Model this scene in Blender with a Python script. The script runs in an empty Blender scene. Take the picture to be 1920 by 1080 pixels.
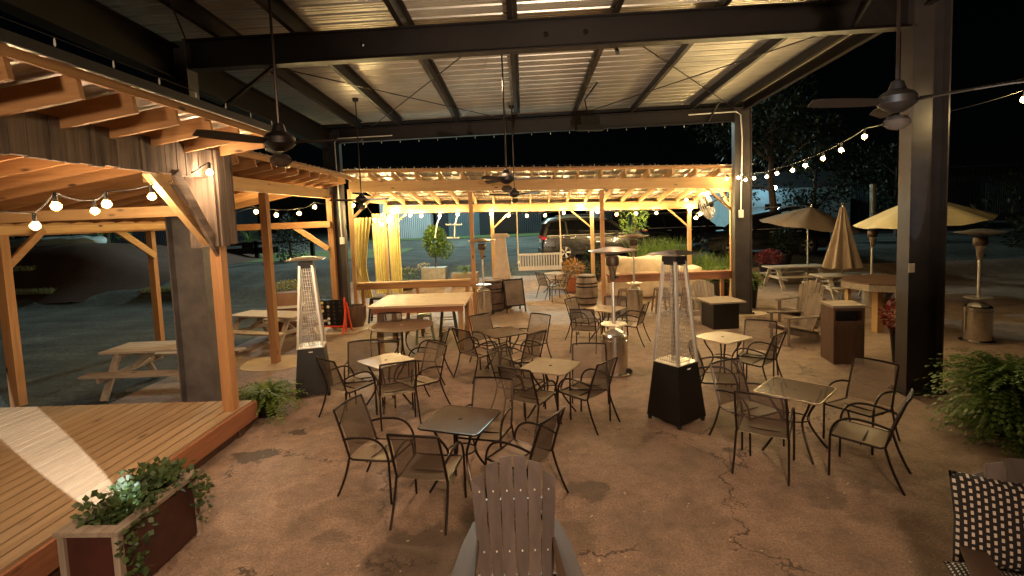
import bpy, bmesh, math, random
from math import sin, cos, tan, pi, radians, atan2, sqrt
from mathutils import Vector, Matrix
R_ = random.Random(7)
SC = bpy.context.scene
COL = SC.collection
# ---------------------------------------------------------------- camera, world, lights, exposure
CAM_H, FPX, PITCH = 2.8, 970.0, 4.5
PY0 = 407.1 + FPX * tan(radians(PITCH))            # lens shift keeps the uprights nearly straight
CM = Matrix.Rotation(radians(1.4), 3, 'Z') @ Matrix.Rotation(radians(90 - PITCH), 3, 'X') @ Matrix.Rotation(radians(-2.2), 3, 'Z')
cd = bpy.data.cameras.new('camera'); cam = bpy.data.objects.new('camera', cd); COL.objects.link(cam)
cam.matrix_world = Matrix.Translation((0, 0, CAM_H)) @ CM.to_4x4()
cd.sensor_width = 36; cd.lens = 36 * FPX / 1920; cd.clip_end = 1500; cd.clip_start = 0.05; cd.shift_y = -(540 - PY0) / 1920
SC.camera = cam
def ray(x, y): return CM @ Vector(((x - 960) / FPX, -(y - PY0) / FPX, -1))
def G(x, y, z=0):
    d = ray(x, y); t = (z - CAM_H) / d.z; return Vector((0, 0, CAM_H)) + d * t
def PY(x, y, Y):
    d = ray(x, y); t = Y / d.y; return Vector((0, 0, CAM_H)) + d * t
W = bpy.data.worlds.new('World'); SC.world = W; W.use_nodes = True
wn = W.node_tree; sky = wn.nodes.new('ShaderNodeTexSky'); sky.sky_type = 'NISHITA'; sky.sun_disc = False
sky.sun_elevation = radians(28); sky.sun_rotation = radians(150)
wn.links.new(sky.outputs[0], wn.nodes['Background'].inputs[0]); wn.nodes['Background'].inputs[1].default_value = 0.00012
SC.view_settings.view_transform = 'Standard'; SC.view_settings.look = 'None'
SC.view_settings.exposure = 0.32; SC.view_settings.gamma = 1
SC.render.engine = 'CYCLES'
cy = SC.cycles
cy.use_denoising = True; cy.sample_clamp_indirect = 2.5; cy.sample_clamp_direct = 0; cy.max_bounces = 6
cy.transparent_max_bounces = 10; cy.caustics_reflective = False; cy.caustics_refractive = False
def lamp(kind, name, loc, energy, color, target=None, size=0.1, size_y=None, spot=None, blend=0.5, spread=None):
    l = bpy.data.lights.new(name, kind); l.energy = energy; l.color = color
    o = bpy.data.objects.new(name, l); COL.objects.link(o); o.location = loc
    if kind in ('POINT', 'SPOT'): l.shadow_soft_size = size
    if kind == 'SPOT': l.spot_size = radians(spot); l.spot_blend = blend
    if kind == 'SUN': l.angle = radians(size)
    if kind == 'AREA':
        l.shape = 'RECTANGLE'; l.size = size; l.size_y = size_y or size
        if spread: l.spread = radians(spread)
    if target is not None:
        o.rotation_euler = (Vector(target) - Vector(loc)).to_track_quat('-Z', 'Y').to_euler()
    return o
WARM = (1.0, 0.62, 0.38)
lamp('SUN', 'moon_light', (0, 0, 30), 0.006, (0.75, 0.85, 1.0), target=(4, 8, 22), size=0.5)
# wall lamps of the building behind the viewer, warm
lamp('SPOT', 'wall_flood', (0.6, -1.4, 4.6), 1250, WARM, target=(-0.3, 5.4, 0.0), size=0.25, spot=74, blend=0.85)
lamp('SPOT', 'wall_flood', (-2.2, -1.2, 3.3), 480, (1.0, 0.74, 0.48), target=(-5.4, 4.6, 1.2), size=0.2, spot=82, blend=0.6)
# fill lamps added under the canopy roof to brighten the patio floor
lamp('AREA', 'overhead_fill', (-0.6, 8.6, 5.0), 100, (1.0, 0.62, 0.37), target=(-0.6, 8.7, 0), size=0.5, size_y=0.3)
lamp('AREA', 'overhead_fill', (2.2, 11.8, 4.8), 60, (1.0, 0.62, 0.37), target=(2.6, 11.9, 0), size=0.5, size_y=0.3)
# uplights that wash the metal roof
lamp('SPOT', 'roof_uplight', (1.2, 0.4, 1.5), 1500, (1.0, 0.78, 0.56), target=(2.2, 9.6, 5.6), size=0.06, spot=74, blend=0.7)
lamp('SPOT', 'roof_uplight', (0.8, 1.0, 2.6), 90, (1.0, 0.78, 0.56), target=(0.2, 4.4, 5.6), size=0.06, spot=80, blend=0.8)
# cold yard lights  standing high beyond the lot
lamp('POINT', 'yard_light', (-12, 34, 12), 2600, (0.85, 1.0, 0.96), size=0.4)
lamp('POINT', 'yard_light', (-3, 38, 13), 8500, (0.72, 1.0, 0.92), size=0.4)
lamp('POINT', 'yard_light', (24, 52, 12), 250, (0.6, 0.9, 1.0), size=0.4)
# cold light through the open doorway behind the viewer: a bright band over the deck
dl = lamp('SPOT', 'doorway_light', (-0.55, 2.0, 3.9), 3600, (0.86, 0.93, 1.0), target=(-5.75, 5.75, 0.4), size=0.015, spot=34, blend=0.06)
dl.scale = (0.11, 1, 1)

d2 = lamp('SPOT', 'doorway_light', (-1.6, -1.5, 3.1), 1300, (0.80, 0.9, 1.0), target=(5.50, 7.42, 3.3), size=0.01, spot=10.5, blend=0.05)
d2.scale = (0.13, 1, 1)
# ---------------------------------------------------------------- materials
def nt(name):
    m = bpy.data.materials.new(name); m.use_nodes = True
    t = m.node_tree; b = t.nodes['Principled BSDF']; return m, t, b
def N(t, typ, **kw):
    n = t.nodes.new(typ)
    for k, v in kw.items():
        if k in n.inputs: n.inputs[k].default_value = v
        else: setattr(n, k, v)
    return n
def coord(t, scale=(1, 1, 1), kind='Object'):
    c = N(t, 'ShaderNodeTexCoord'); mp = N(t, 'ShaderNodeMapping'); mp.inputs['Scale'].default_value = scale
    t.links.new(c.outputs[kind], mp.inputs['Vector'])
    return mp.outputs[0]
def ramp(t, fac, stops):
    r = N(t, 'ShaderNodeValToRGB'); cr = r.color_ramp
    while len(cr.elements) > 1: cr.elements.remove(cr.elements[-1])
    cr.elements[0].position = stops[0][0]; cr.elements[0].color = (*stops[0][1], 1)
    for p, c in stops[1:]:
        e = cr.elements.new(p); e.color = (*c, 1)
    t.links.new(fac, r.inputs[0]); return r.outputs[0]
def mixc(t, fac, a, b, mode='MIX'):
    m = N(t, 'ShaderNodeMix', data_type='RGBA', blend_type=mode)
    if isinstance(fac, (int, float)): m.inputs[0].default_value = fac
    else: t.links.new(fac, m.inputs[0])
    for i, v in ((6, a), (7, b)):
        if isinstance(v, tuple): m.inputs[i].default_value = (*v, 1)
        else: t.links.new(v, m.inputs[i])
    return m.outputs[2]
def bump(t, b, h, strength=0.3, dist=0.01):
    n = N(t, 'ShaderNodeBump'); n.inputs['Strength'].default_value = strength; n.inputs['Distance'].default_value = dist
    t.links.new(h, n.inputs['Height']); t.links.new(n.outputs[0], b.inputs['Normal'])
def mathn(t, op, a, b=None):
    m = N(t, 'ShaderNodeMath', operation=op)
    for i, v in enumerate((a, b)):
        if v is None: continue
        if isinstance(v, (int, float)): m.inputs[i].default_value = v
        else: t.links.new(v, m.inputs[i])
    return m.outputs[0]
def tone(c, k): return tuple(min(1, x * k) for x in c)
def plain(name, c, rough=0.6, metal=0.0, var=0.15, scale=8, bmp=0.1, coat=0):
    m, t, b = nt(name); v = coord(t)
    n = N(t, 'ShaderNodeTexNoise', Scale=scale, Detail=6.0, Roughness=0.6); t.links.new(v, n.inputs['Vector'])
    t.links.new(ramp(t, n.outputs[0], [(0.3, tone(c, 1 - var)), (0.7, tone(c, 1 + var))]), b.inputs['Base Color'])
    b.inputs['Roughness'].default_value = rough; b.inputs['Metallic'].default_value = metal
    b.inputs['Coat Weight'].default_value = coat
    if bmp: bump(t, b, n.outputs[0], bmp, 0.01)
    return m
def wood(name, c1, c2, axis, rough=0.7, knots=True, freq=1.0, dark=(0.05, 0.025, 0.012)):
    m, t, b = nt(name)
    s = [14 * freq] * 3; s['XYZ'.index(axis)] = 0.9 * freq
    v = coord(t, tuple(s))
    oi = N(t, 'ShaderNodeObjectInfo'); off = N(t, 'ShaderNodeVectorMath', operation='ADD')
    cx = N(t, 'ShaderNodeCombineXYZ'); mm = mathn(t, 'MULTIPLY', oi.outputs['Random'], 37.0)
    for i in range(3): t.links.new(mm, cx.inputs[i])
    t.links.new(v, off.inputs[0]); t.links.new(cx.outputs[0], off.inputs[1])
    n = N(t, 'ShaderNodeTexNoise', Scale=1.0, Detail=7.0, Roughness=0.65, Distortion=0.7); t.links.new(off.outputs[0], n.inputs['Vector'])
    col = ramp(t, n.outputs[0], [(0.28, c2), (0.5, tuple((a + b_) / 2 for a, b_ in zip(c1, c2))), (0.72, c1)])
    if knots:
        s2 = [5 * freq] * 3; s2['XYZ'.index(axis)] = 1.6 * freq
        v2 = coord(t, tuple(s2)); vo = N(t, 'ShaderNodeTexVoronoi', Scale=1.0); t.links.new(v2, vo.inputs['Vector'])
        k = ramp(t, vo.outputs['Distance'], [(0.05, (1, 1, 1)), (0.13, (0, 0, 0))])
        col = mixc(t, k, col, dark)
    hv = N(t, 'ShaderNodeHueSaturation'); t.links.new(col, hv.inputs['Color'])
    t.links.new(mathn(t, 'ADD', mathn(t, 'MULTIPLY', oi.outputs['Random'], 0.35), 0.82), hv.inputs['Value'])
    t.links.new(hv.outputs[0], b.inputs['Base Color'])
    b.inputs['Roughness'].default_value = rough
    bump(t, b, n.outputs[0], 0.35, 0.004)
    return m
CED = {a: wood('cedar_' + a, (0.50, 0.27, 0.115), (0.33, 0.155, 0.06), a) for a in 'XYZ'}
PINE = {a: wood('pine_' + a, (0.60, 0.39, 0.185), (0.45, 0.26, 0.11), a) for a in 'XYZ'}
BARN = {a: wood('barn_' + a, (0.26, 0.19, 0.15), (0.035, 0.022, 0.017), a, rough=0.9, freq=0.62, dark=(.015, .01, .008)) for a in 'XYZ'}
GREYW = {a: wood('greywood_' + a, (0.36, 0.30, 0.24), (0.20, 0.155, 0.12), a, rough=0.85) for a in 'XYZ'}
REDW = {a: wood('redwood_' + a, (0.36, 0.155, 0.075), (0.22, 0.08, 0.038), a) for a in 'XYZ'}
DARKW = {a: wood('darkwood_' + a, (0.13, 0.07, 0.045), (0.06, 0.03, 0.02), a) for a in 'XYZ'}
STEEL = plain('painted_steel', (0.015, 0.010, 0.009), 0.5, 0.2, 0.25, 3, 0.03)
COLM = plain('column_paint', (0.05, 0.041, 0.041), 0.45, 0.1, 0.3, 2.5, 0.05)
COLL = plain('column_paint_lit', (0.12, 0.110, 0.109), 0.5, 0.05, 0.3, 4, 0.05)  # left front column: glow of the nearby bulbs put into a lighter paint colour
BLACK = plain('black_metal', (0.012, 0.010, 0.010), 0.4, 0.3, 0.2, 10, 0.03)
BRONZE = plain('bronze_tube', (0.022, 0.014, 0.011), 0.33, 0.4, 0.25, 20, 0.02)
BLKPL = plain('black_panel', (0.004, 0.0035, 0.0035), 0.42, 0.0, 0.3, 6, 0.02)
WHITE = plain('white_paint', (0.75, 0.72, 0.66), 0.5, 0, 0.08, 8, 0.05)
STAIN = plain('stainless', (0.62, 0.58, 0.52), 0.22, 1.0, 0.12, 14, 0.01)
ALU = plain('aluminium_trim', (0.66, 0.62, 0.56), 0.34, 0.75, 0.1, 12, 0.01)
DISH = plain('spun_aluminium', (0.46, 0.40, 0.34), 0.38, 0.85, 0.2, 5, 0.01)
GALV = plain('galvanised', (0.42, 0.42, 0.39), 0.4, 0.6, 0.2, 9, 0.04)
RUBBER = plain('rubber', (0.012, 0.012, 0.012), 0.8, 0, 0.2, 20, 0.05)
REDP = plain('orange_red_plastic', (0.72, 0.07, 0.03), 0.45, 0, 0.1, 6, 0.02)
SOIL = plain('soil', (0.025, 0.016, 0.01), 0.95, 0, 0.4, 30, 0.6)
TERRA = plain('terracotta', (0.36, 0.12, 0.05), 0.8, 0, 0.2, 10, 0.1)
ROOFM = plain('galvalume_roof', (0.50, 0.46, 0.40), 0.36, 0.55, 0.18, 1.2, 0.02)
FABRIC = plain('tan_fabric', (0.28, 0.20, 0.135), 0.9, 0, 0.12, 12, 0.15)
YFAB = plain('yellow_fabric', (0.74, 0.65, 0.27), 0.85, 0, 0.1, 8, 0.15)
CREAM = plain('cream_fabric', (0.62, 0.50, 0.36), 0.9, 0, 0.15, 5, 0.25)
def glassy(name, c, rough=0.05, mixf=0.7, tint=None):
    m, t, b = nt(name); b.inputs['Base Color'].default_value = (*c, 1); b.inputs['Roughness'].default_value = rough
    tr = N(t, 'ShaderNodeBsdfTransparent'); mx = N(t, 'ShaderNodeMixShader'); mx.inputs[0].default_value = 1 - mixf
    if tint: tr.inputs[0].default_value = (*tint, 1)
    t.links.new(tr.outputs[0], mx.inputs[1]); t.links.new(b.outputs[0], mx.inputs[2])
    t.links.new(mx.outputs[0], t.nodes['Material Output'].inputs[0]); return m
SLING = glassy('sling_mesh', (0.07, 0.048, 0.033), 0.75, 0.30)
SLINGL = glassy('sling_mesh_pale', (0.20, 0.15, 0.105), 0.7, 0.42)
TUBEG = glassy('quartz_glass', (0.6, 0.55, 0.5), 0.08, 0.72)
CGLASS = glassy('car_glass', (0.006, 0.006, 0.007), 0.04, 0.0)
def meshguard(name):
    m, t, b = nt(name); b.inputs['Base Color'].default_value = (0.5, 0.46, 0.4, 1); b.inputs['Metallic'].default_value = 0.8; b.inputs['Roughness'].default_value = 0.35
    c = N(t, 'ShaderNodeTexCoord'); s = N(t, 'ShaderNodeSeparateXYZ'); t.links.new(c.outputs['Object'], s.inputs[0])
    xy = mathn(t, 'ADD', s.outputs[0], s.outputs[1])
    def line(v, per, w):
        return mathn(t, 'LESS_THAN', mathn(t, 'FRACT', mathn(t, 'MULTIPLY', v, 1 / per)), w)
    f = mathn(t, 'MAXIMUM', line(xy, 0.035, 0.16), line(s.outputs[2], 0.06, 0.09))
    tr = N(t, 'ShaderNodeBsdfTransparent'); mx = N(t, 'ShaderNodeMixShader')
    t.links.new(mathn(t, 'MAXIMUM', f, 0.06), mx.inputs[0]); t.links.new(tr.outputs[0], mx.inputs[1]); t.links.new(b.outputs[0], mx.inputs[2])
    t.links.new(mx.outputs[0], t.nodes['Material Output'].inputs[0]); return m
GUARD = meshguard('wire_guard')
def emis(name, c, s):
    m, t, b = nt(name); b.inputs['Base Color'].default_value = (*c, 1); b.inputs['Emission Color'].default_value = (*c, 1)
    b.inputs['Emission Strength'].default_value = s; return m
BULB = emis('lit_filament', (1.0, 0.72, 0.31), 1750)
BULBW = emis('lit_filament_pale', (1.0, 0.70, 0.40), 1150)
def shell(name, c, k):
    m, t, b = nt(name); b.inputs['Base Color'].default_value = (*c, 1); b.inputs['Roughness'].default_value = .1
    b.inputs['Emission Color'].default_value = (*c, 1); b.inputs['Emission Strength'].default_value = k
    tr = N(t, 'ShaderNodeBsdfTransparent'); mx = N(t, 'ShaderNodeMixShader'); mx.inputs[0].default_value = .35
    t.links.new(tr.outputs[0], mx.inputs[1]); t.links.new(b.outputs[0], mx.inputs[2]); t.links.new(mx.outputs[0], t.nodes['Material Output'].inputs[0]); return m
SHELL = shell('amber_bulb_glass', (1.0, .52, .12), 3.2)
MINI = plain('unlit_mini_bulb', (0.8, 0.78, 0.75), 0.2, 0, 0.05, 9, 0)
def leafm(name, c, c2, tr=0.25):
    m, t, b = nt(name); oi = N(t, 'ShaderNodeTexCoord')
    n = N(t, 'ShaderNodeTexNoise', Scale=9.0, Detail=3.0); t.links.new(oi.outputs['Object'], n.inputs['Vector'])
    t.links.new(ramp(t, n.outputs[0], [(0.35, c), (0.65, c2)]), b.inputs['Base Color']); b.inputs['Roughness'].default_value = 0.5
    tl = N(t, 'ShaderNodeBsdfTranslucent'); tl.inputs[0].default_value = (*c2, 1); mx = N(t, 'ShaderNodeMixShader'); mx.inputs[0].default_value = tr
    t.links.new(b.outputs[0], mx.inputs[1]); t.links.new(tl.outputs[0], mx.inputs[2]); t.links.new(mx.outputs[0], t.nodes['Material Output'].inputs[0])
    return m
IVYM = leafm('ivy_green', (.025, .05, .016), (.08, .125, .04))
LEAF = leafm('leaf_green', (0.05, 0.12, 0.025), (0.19, 0.29, 0.06))
FERNM = leafm('fern_green', (0.05, 0.11, 0.02), (0.19, 0.27, 0.05))
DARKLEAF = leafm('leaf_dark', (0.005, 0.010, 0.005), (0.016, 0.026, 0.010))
YLEAF = leafm('leaf_yellow', (0.22, 0.2, 0.05), (0.42, 0.36, 0.08))
OLEAF = leafm('leaf_ochre', (0.2, 0.1, 0.03), (0.42, 0.2, 0.05))
RLEAF = leafm('flower_red', (0.12, 0.012, 0.015), (0.28, 0.03, 0.03))
WFLOW = leafm('flower_pale', (0.5, 0.45, 0.25), (0.7, 0.65, 0.4))
BARK = plain('bark', (0.06, 0.04, 0.028), 0.9, 0, 0.3, 12, 0.6)

def ground_mat(name, base, base2, patch, crack=True, yellow=False):
    m, t, b = nt(name); v = coord(t)
    def noise(sc, det=5.0, ro=0.6, dis=0.0):
        n = N(t, 'ShaderNodeTexNoise', Scale=sc, Detail=det, Roughness=ro, Distortion=dis); t.links.new(v, n.inputs['Vector']); return n.outputs[0]
    big, mid, fine = noise(0.35), noise(1.6, 6), noise(40, 4, 0.8)
    col = ramp(t, big, [(0.35, base), (0.65, base2)])
    col = mixc(t, ramp(t, mid, [(0.42, (0, 0, 0)), (0.75, (0.55,) * 3)]), col, patch)
    col = mixc(t, 0.55, col, ramp(t, fine, [(0.3, tone(base, 0.55)), (0.7, tone(base2, 1.25))]))
    vs = N(t, 'ShaderNodeTexVoronoi', Scale=1.1); vs.inputs['Randomness'].default_value = 1
    dn = N(t, 'ShaderNodeTexNoise', Scale=2.2, Detail=4.0); t.links.new(v, dn.inputs['Vector'])
    wv = N(t, 'ShaderNodeVectorMath', operation='ADD'); t.links.new(v, wv.inputs[0])
    sc = N(t, 'ShaderNodeVectorMath', operation='SCALE'); t.links.new(dn.outputs[1], sc.inputs[0]); sc.inputs['Scale'].default_value = 0.9
    t.links.new(sc.outputs[0], wv.inputs[1]); t.links.new(wv.outputs[0], vs.inputs['Vector'])
    spot = ramp(t, vs.outputs['Distance'], [(0.07, (1, 1, 1)), (0.12, (0, 0, 0))])
    sel = ramp(t, noise(0.5, 2), [(0.5, (0, 0, 0)), (0.56, (0.75,) * 3)])
    col = mixc(t, mathn(t, 'MULTIPLY', spot, sel), col, tone(patch, 0.45))
    h = mathn(t, 'ADD', mid, mathn(t, 'MULTIPLY', fine, 0.5))
    if crack:
        vc = N(t, 'ShaderNodeTexVoronoi', feature='DISTANCE_TO_EDGE', Scale=0.55); t.links.new(wv.outputs[0], vc.inputs['Vector'])
        cm = ramp(t, vc.outputs['Distance'], [(0.004, (1, 1, 1)), (0.012, (0, 0, 0))])
        cm = mathn(t, 'MULTIPLY', cm, ramp(t, noise(0.8, 3), [(0.47, (0, 0, 0)), (0.55, (1, 1, 1))]))
        col = mixc(t, cm, col, tone(patch, 0.25)); h = mathn(t, 'SUBTRACT', h, cm)
    t.links.new(col, b.inputs['Base Color']); bump(t, b, h, 0.45, 0.012)
    t.links.new(ramp(t, mid, [(0.3, (0.62,) * 3), (0.7, (0.88,) * 3)]), b.inputs['Roughness'])
    return m
def patio_mat():
    m, t, b = nt('patio_concrete'); v = coord(t)
    def noise(sc, det=5.0, ro=0.6, dis=0.0, out=0):
        n = N(t, 'ShaderNodeTexNoise', Scale=sc, Detail=det, Roughness=ro, Distortion=dis); t.links.new(v, n.inputs['Vector']); return n.outputs[out]
    big, mid, m2, fine = noise(0.45, 4), noise(1.7, 8, .7, .6), noise(5.5, 8, .72), noise(48, 4, .85)
    col = ramp(t, big, [(.3, (.215, .150, .112)), (.5, (.285, .202, .152)), (.7, (.35, .255, .195))])
    col = mixc(t, .85, col, ramp(t, mid, [(.3, (.58,) * 3), (.48, (.86,) * 3), (.56, (1.0,) * 3), (.72, (1.18,) * 3)]), 'MULTIPLY')
    col = mixc(t, .9, col, ramp(t, m2, [(.28, (.6,) * 3), (.5, (1.0,) * 3), (.74, (1.28,) * 3)]), 'MULTIPLY')
    col = mixc(t, .8, col, ramp(t, fine, [(.32, (.42,) * 3), (.5, (1.02,) * 3), (.68, (1.65,) * 3)]), 'MULTIPLY')
    dn = N(t, 'ShaderNodeTexNoise', Scale=3.0, Detail=5.0, Roughness=.65); t.links.new(v, dn.inputs['Vector'])
    off = N(t, 'ShaderNodeVectorMath', operation='SUBTRACT'); t.links.new(dn.outputs[1], off.inputs[0]); off.inputs[1].default_value = (.5, .5, .5)
    of2 = N(t, 'ShaderNodeVectorMath', operation='SCALE'); t.links.new(off.outputs[0], of2.inputs[0]); of2.inputs['Scale'].default_value = .75
    wv = N(t, 'ShaderNodeVectorMath', operation='ADD'); t.links.new(v, wv.inputs[0]); t.links.new(of2.outputs[0], wv.inputs[1])
    fl = N(t, 'ShaderNodeVectorMath', operation='MULTIPLY'); t.links.new(wv.outputs[0], fl.inputs[0]); fl.inputs[1].default_value = (1, 1, 0)
    tot = None
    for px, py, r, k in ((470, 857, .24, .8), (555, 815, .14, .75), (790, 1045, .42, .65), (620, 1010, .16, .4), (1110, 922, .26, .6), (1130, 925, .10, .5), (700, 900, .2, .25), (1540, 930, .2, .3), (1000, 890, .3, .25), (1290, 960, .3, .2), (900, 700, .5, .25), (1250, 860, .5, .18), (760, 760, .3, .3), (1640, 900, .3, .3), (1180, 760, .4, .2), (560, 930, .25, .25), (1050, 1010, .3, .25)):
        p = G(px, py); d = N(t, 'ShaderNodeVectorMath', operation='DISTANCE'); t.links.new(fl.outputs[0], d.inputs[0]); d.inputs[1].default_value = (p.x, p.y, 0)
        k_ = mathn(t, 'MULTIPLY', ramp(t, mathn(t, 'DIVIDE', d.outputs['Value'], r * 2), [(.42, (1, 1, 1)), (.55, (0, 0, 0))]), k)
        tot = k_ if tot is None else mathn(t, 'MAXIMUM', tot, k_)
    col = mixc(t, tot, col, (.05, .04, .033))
    vc = N(t, 'ShaderNodeTexVoronoi', feature='DISTANCE_TO_EDGE', Scale=.42); t.links.new(wv.outputs[0], vc.inputs['Vector'])
    wid = mathn(t, 'MULTIPLY', noise(4, 3), .020)
    cm = mathn(t, 'LESS_THAN', vc.outputs['Distance'], mathn(t, 'SUBTRACT', wid, .0045))
    cm = mathn(t, 'MULTIPLY', cm, ramp(t, noise(0.7, 3), [(.47, (0, 0, 0)), (.53, (.8,) * 3)]))
    col = mixc(t, cm, col, (.04, .03, .022))
    # saw cut joints of the slab
    s = N(t, 'ShaderNodeSeparateXYZ'); t.links.new(v, s.inputs[0])
    h = mathn(t, 'ADD', mathn(t, 'MULTIPLY', mid, .9), mathn(t, 'ADD', mathn(t, 'MULTIPLY', m2, .8), mathn(t, 'MULTIPLY', fine, .45)))
    h = mathn(t, 'SUBTRACT', h, mathn(t, 'ADD', cm, mathn(t, 'MULTIPLY', tot, .5)))
    t.links.new(col, b.inputs['Base Color']); bump(t, b, h, .55, .02)
    t.links.new(ramp(t, mid, [(.3, (.55,) * 3), (.7, (.85,) * 3)]), b.inputs['Roughness'])
    return m
PATIO = patio_mat()
def lot_mat():
    m, t, b = nt('gravel_lot'); v = coord(t)
    def noise(sc, det=5.0, ro=0.6, dis=0.0):
        n = N(t, 'ShaderNodeTexNoise', Scale=sc, Detail=det, Roughness=ro, Distortion=dis); t.links.new(v, n.inputs['Vector']); return n.outputs[0]
    v2 = coord(t, (.25, 1.3, 1)); st = N(t, 'ShaderNodeTexNoise', Scale=1.1, Detail=7.0, Roughness=.7); t.links.new(v2, st.inputs['Vector'])
    a, f, g = noise(.5, 6, .65), noise(9, 8, .75), noise(38, 4, .8)
    col = ramp(t, a, [(.3, (.034, .038, .036)), (.5, (.066, .074, .068)), (.7, (.12, .13, .115))])
    col = mixc(t, .9, col, ramp(t, st.outputs[0], [(.3, (.5,) * 3), (.5, (1,) * 3), (.7, (1.5,) * 3)]), 'MULTIPLY')
    col = mixc(t, .9, col, ramp(t, f, [(.3, (.45,) * 3), (.5, (1,) * 3), (.72, (1.7,) * 3)]), 'MULTIPLY')
    col = mixc(t, .8, col, ramp(t, g, [(.3, (.5,) * 3), (.5, (1,) * 3), (.7, (1.6,) * 3)]), 'MULTIPLY')
    t.links.new(col, b.inputs['Base Color']); b.inputs['Roughness'].default_value = .9
    bump(t, b, mathn(t, 'ADD', f, mathn(t, 'MULTIPLY', g, .6)), 1.0, .06); return m
LOT = lot_mat()
GRASSM = ground_mat('grass', (0.05, 0.09, 0.025), (0.09, 0.14, 0.04), (0.07, 0.07, 0.04), crack=False)
BANKM = ground_mat('bank_mulch', (0.05, 0.026, 0.016), (0.07, 0.036, 0.022), (0.035, 0.018, 0.01), crack=False)

# ---------------------------------------------------------------- mesh builder
class MB:
    def __init__(s): s.v = []; s.f = []; s.sm = True
    def add(s, vs, fs):
        o = len(s.v); s.v += [Vector(v) for v in vs]; s.f += [tuple(i + o for i in f) for f in fs]; return s
    def box(s, x0, y0, z0, x1, y1, z1):
        x0, x1 = sorted((x0, x1)); y0, y1 = sorted((y0, y1)); z0, z1 = sorted((z0, z1))
        v = [(x, y, z) for x in (x0, x1) for y in (y0, y1) for z in (z0, z1)]
        return s.add(v, [(0, 1, 3, 2), (4, 6, 7, 5), (0, 4, 5, 1), (2, 3, 7, 6), (0, 2, 6, 4), (1, 5, 7, 3)])
    def cbox(s, c, d, rz=0, bev=0):
        M = Matrix.Rotation(rz, 3, 'Z'); c = Vector(c); hx, hy, hz = d[0] / 2, d[1] / 2, d[2] / 2
        v = [c + M @ Vector((x, y, z)) for x in (-hx, hx) for y in (-hy, hy) for z in (-hz, hz)]
        return s.add(v, [(0, 1, 3, 2), (4, 6, 7, 5), (0, 4, 5, 1), (2, 3, 7, 6), (0, 2, 6, 4), (1, 5, 7, 3)])
    def beam(s, a, b, w, h, up=(0, 0, 1)):
        a, b = Vector(a), Vector(b); d = (b - a).normalized(); u = Vector(up)
        if abs(d.dot(u)) > 0.98: u = Vector((0, 1, 0))
        r = d.cross(u).normalized(); u = r.cross(d).normalized()
        v = [p + r * (sx * w / 2) + u * (sz * h / 2) for p in (a, b) for sx in (-1, 1) for sz in (-1, 1)]
        return s.add(v, [(0, 1, 3, 2), (4, 6, 7, 5), (0, 4, 5, 1), (2, 3, 7, 6), (0, 2, 6, 4), (1, 5, 7, 3)])
    def tube(s, pts, r, n=8, cap=True):
        pts = [Vector(p) for p in pts]; k = len(pts); rs = r if isinstance(r, (list, tuple)) else [r] * k
        vs = []; pu = None
        for i, p in enumerate(pts):
            d = (pts[min(i + 1, k - 1)] - pts[max(i - 1, 0)]).normalized()
            if pu is None:
                pu = Vector((0, 0, 1)) if abs(d.z) < 0.9 else Vector((1, 0, 0))
            x = d.cross(pu).normalized(); pu = x.cross(d).normalized()
            for j in range(n):
                a = 2 * pi * j / n; vs.append(p + (x * cos(a) + pu * sin(a)) * rs[i])
        fs = [(i * n + j, i * n + (j + 1) % n, (i + 1) * n + (j + 1) % n, (i + 1) * n + j) for i in range(k - 1) for j in range(n)]
        if cap: fs += [tuple(range(n))[::-1], tuple(range((k - 1) * n, k * n))]
        return s.add(vs, fs)
    def lathe(s, prof, c=(0, 0, 0), n=24, cap=True):
        vs = []; c = Vector(c); k = len(prof)
        for r, z in prof:
            for j in range(n):
                a = 2 * pi * j / n; vs.append(c + Vector((max(r, 0.0005) * cos(a), max(r, 0.0005) * sin(a), z)))
        fs = [(i * n + j, i * n + (j + 1) % n, (i + 1) * n + (j + 1) % n, (i + 1) * n + j) for i in range(k - 1) for j in range(n)]
        if cap: fs += [tuple(range(n))[::-1], tuple(range((k - 1) * n, k * n))]
        return s.add(vs, fs)
    def sph(s, c, r, n=8, m=6, sz=1):
        return s.lathe([(r * sin(pi * i / m), -r * sz * cos(pi * i / m)) for i in range(m + 1)], c, n)
    def prism(s, poly, z0, z1):
        n = len(poly); v = [(x, y, z0) for x, y in poly] + [(x, y, z1) for x, y in poly]
        return s.add(v, [tuple(range(n))[::-1], tuple(range(n, 2 * n))] + [(i, (i + 1) % n, n + (i + 1) % n, n + i) for i in range(n)])
    def sheet(s, rows):
        n = len(rows[0]); vs = [p for r in rows for p in r]
        return s.add(vs, [(i * n + j, i * n + j + 1, (i + 1) * n + j + 1, (i + 1) * n + j) for i in range(len(rows) - 1) for j in range(n - 1)])
    def leaf(s, c, d, up, l, w):
        c = Vector(c); d = Vector(d).normalized(); x = d.cross(Vector(up)); x = x.normalized() if x.length > 1e-4 else Vector((1, 0, 0))
        return s.add([c, c + d * l * .5 + x * w * .5, c + d * l, c + d * l * .5 - x * w * .5], [(0, 1, 2, 3)])
    def xf(s, M):
        s.v = [M @ v for v in s.v]; return s
def arc(p0, p1, p2, n=8):
    p0, p1, p2 = Vector(p0), Vector(p1), Vector(p2)
    return [p0 * (1 - t) ** 2 + p1 * 2 * t * (1 - t) + p2 * t * t for t in [i / n for i in range(n + 1)]]
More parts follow.
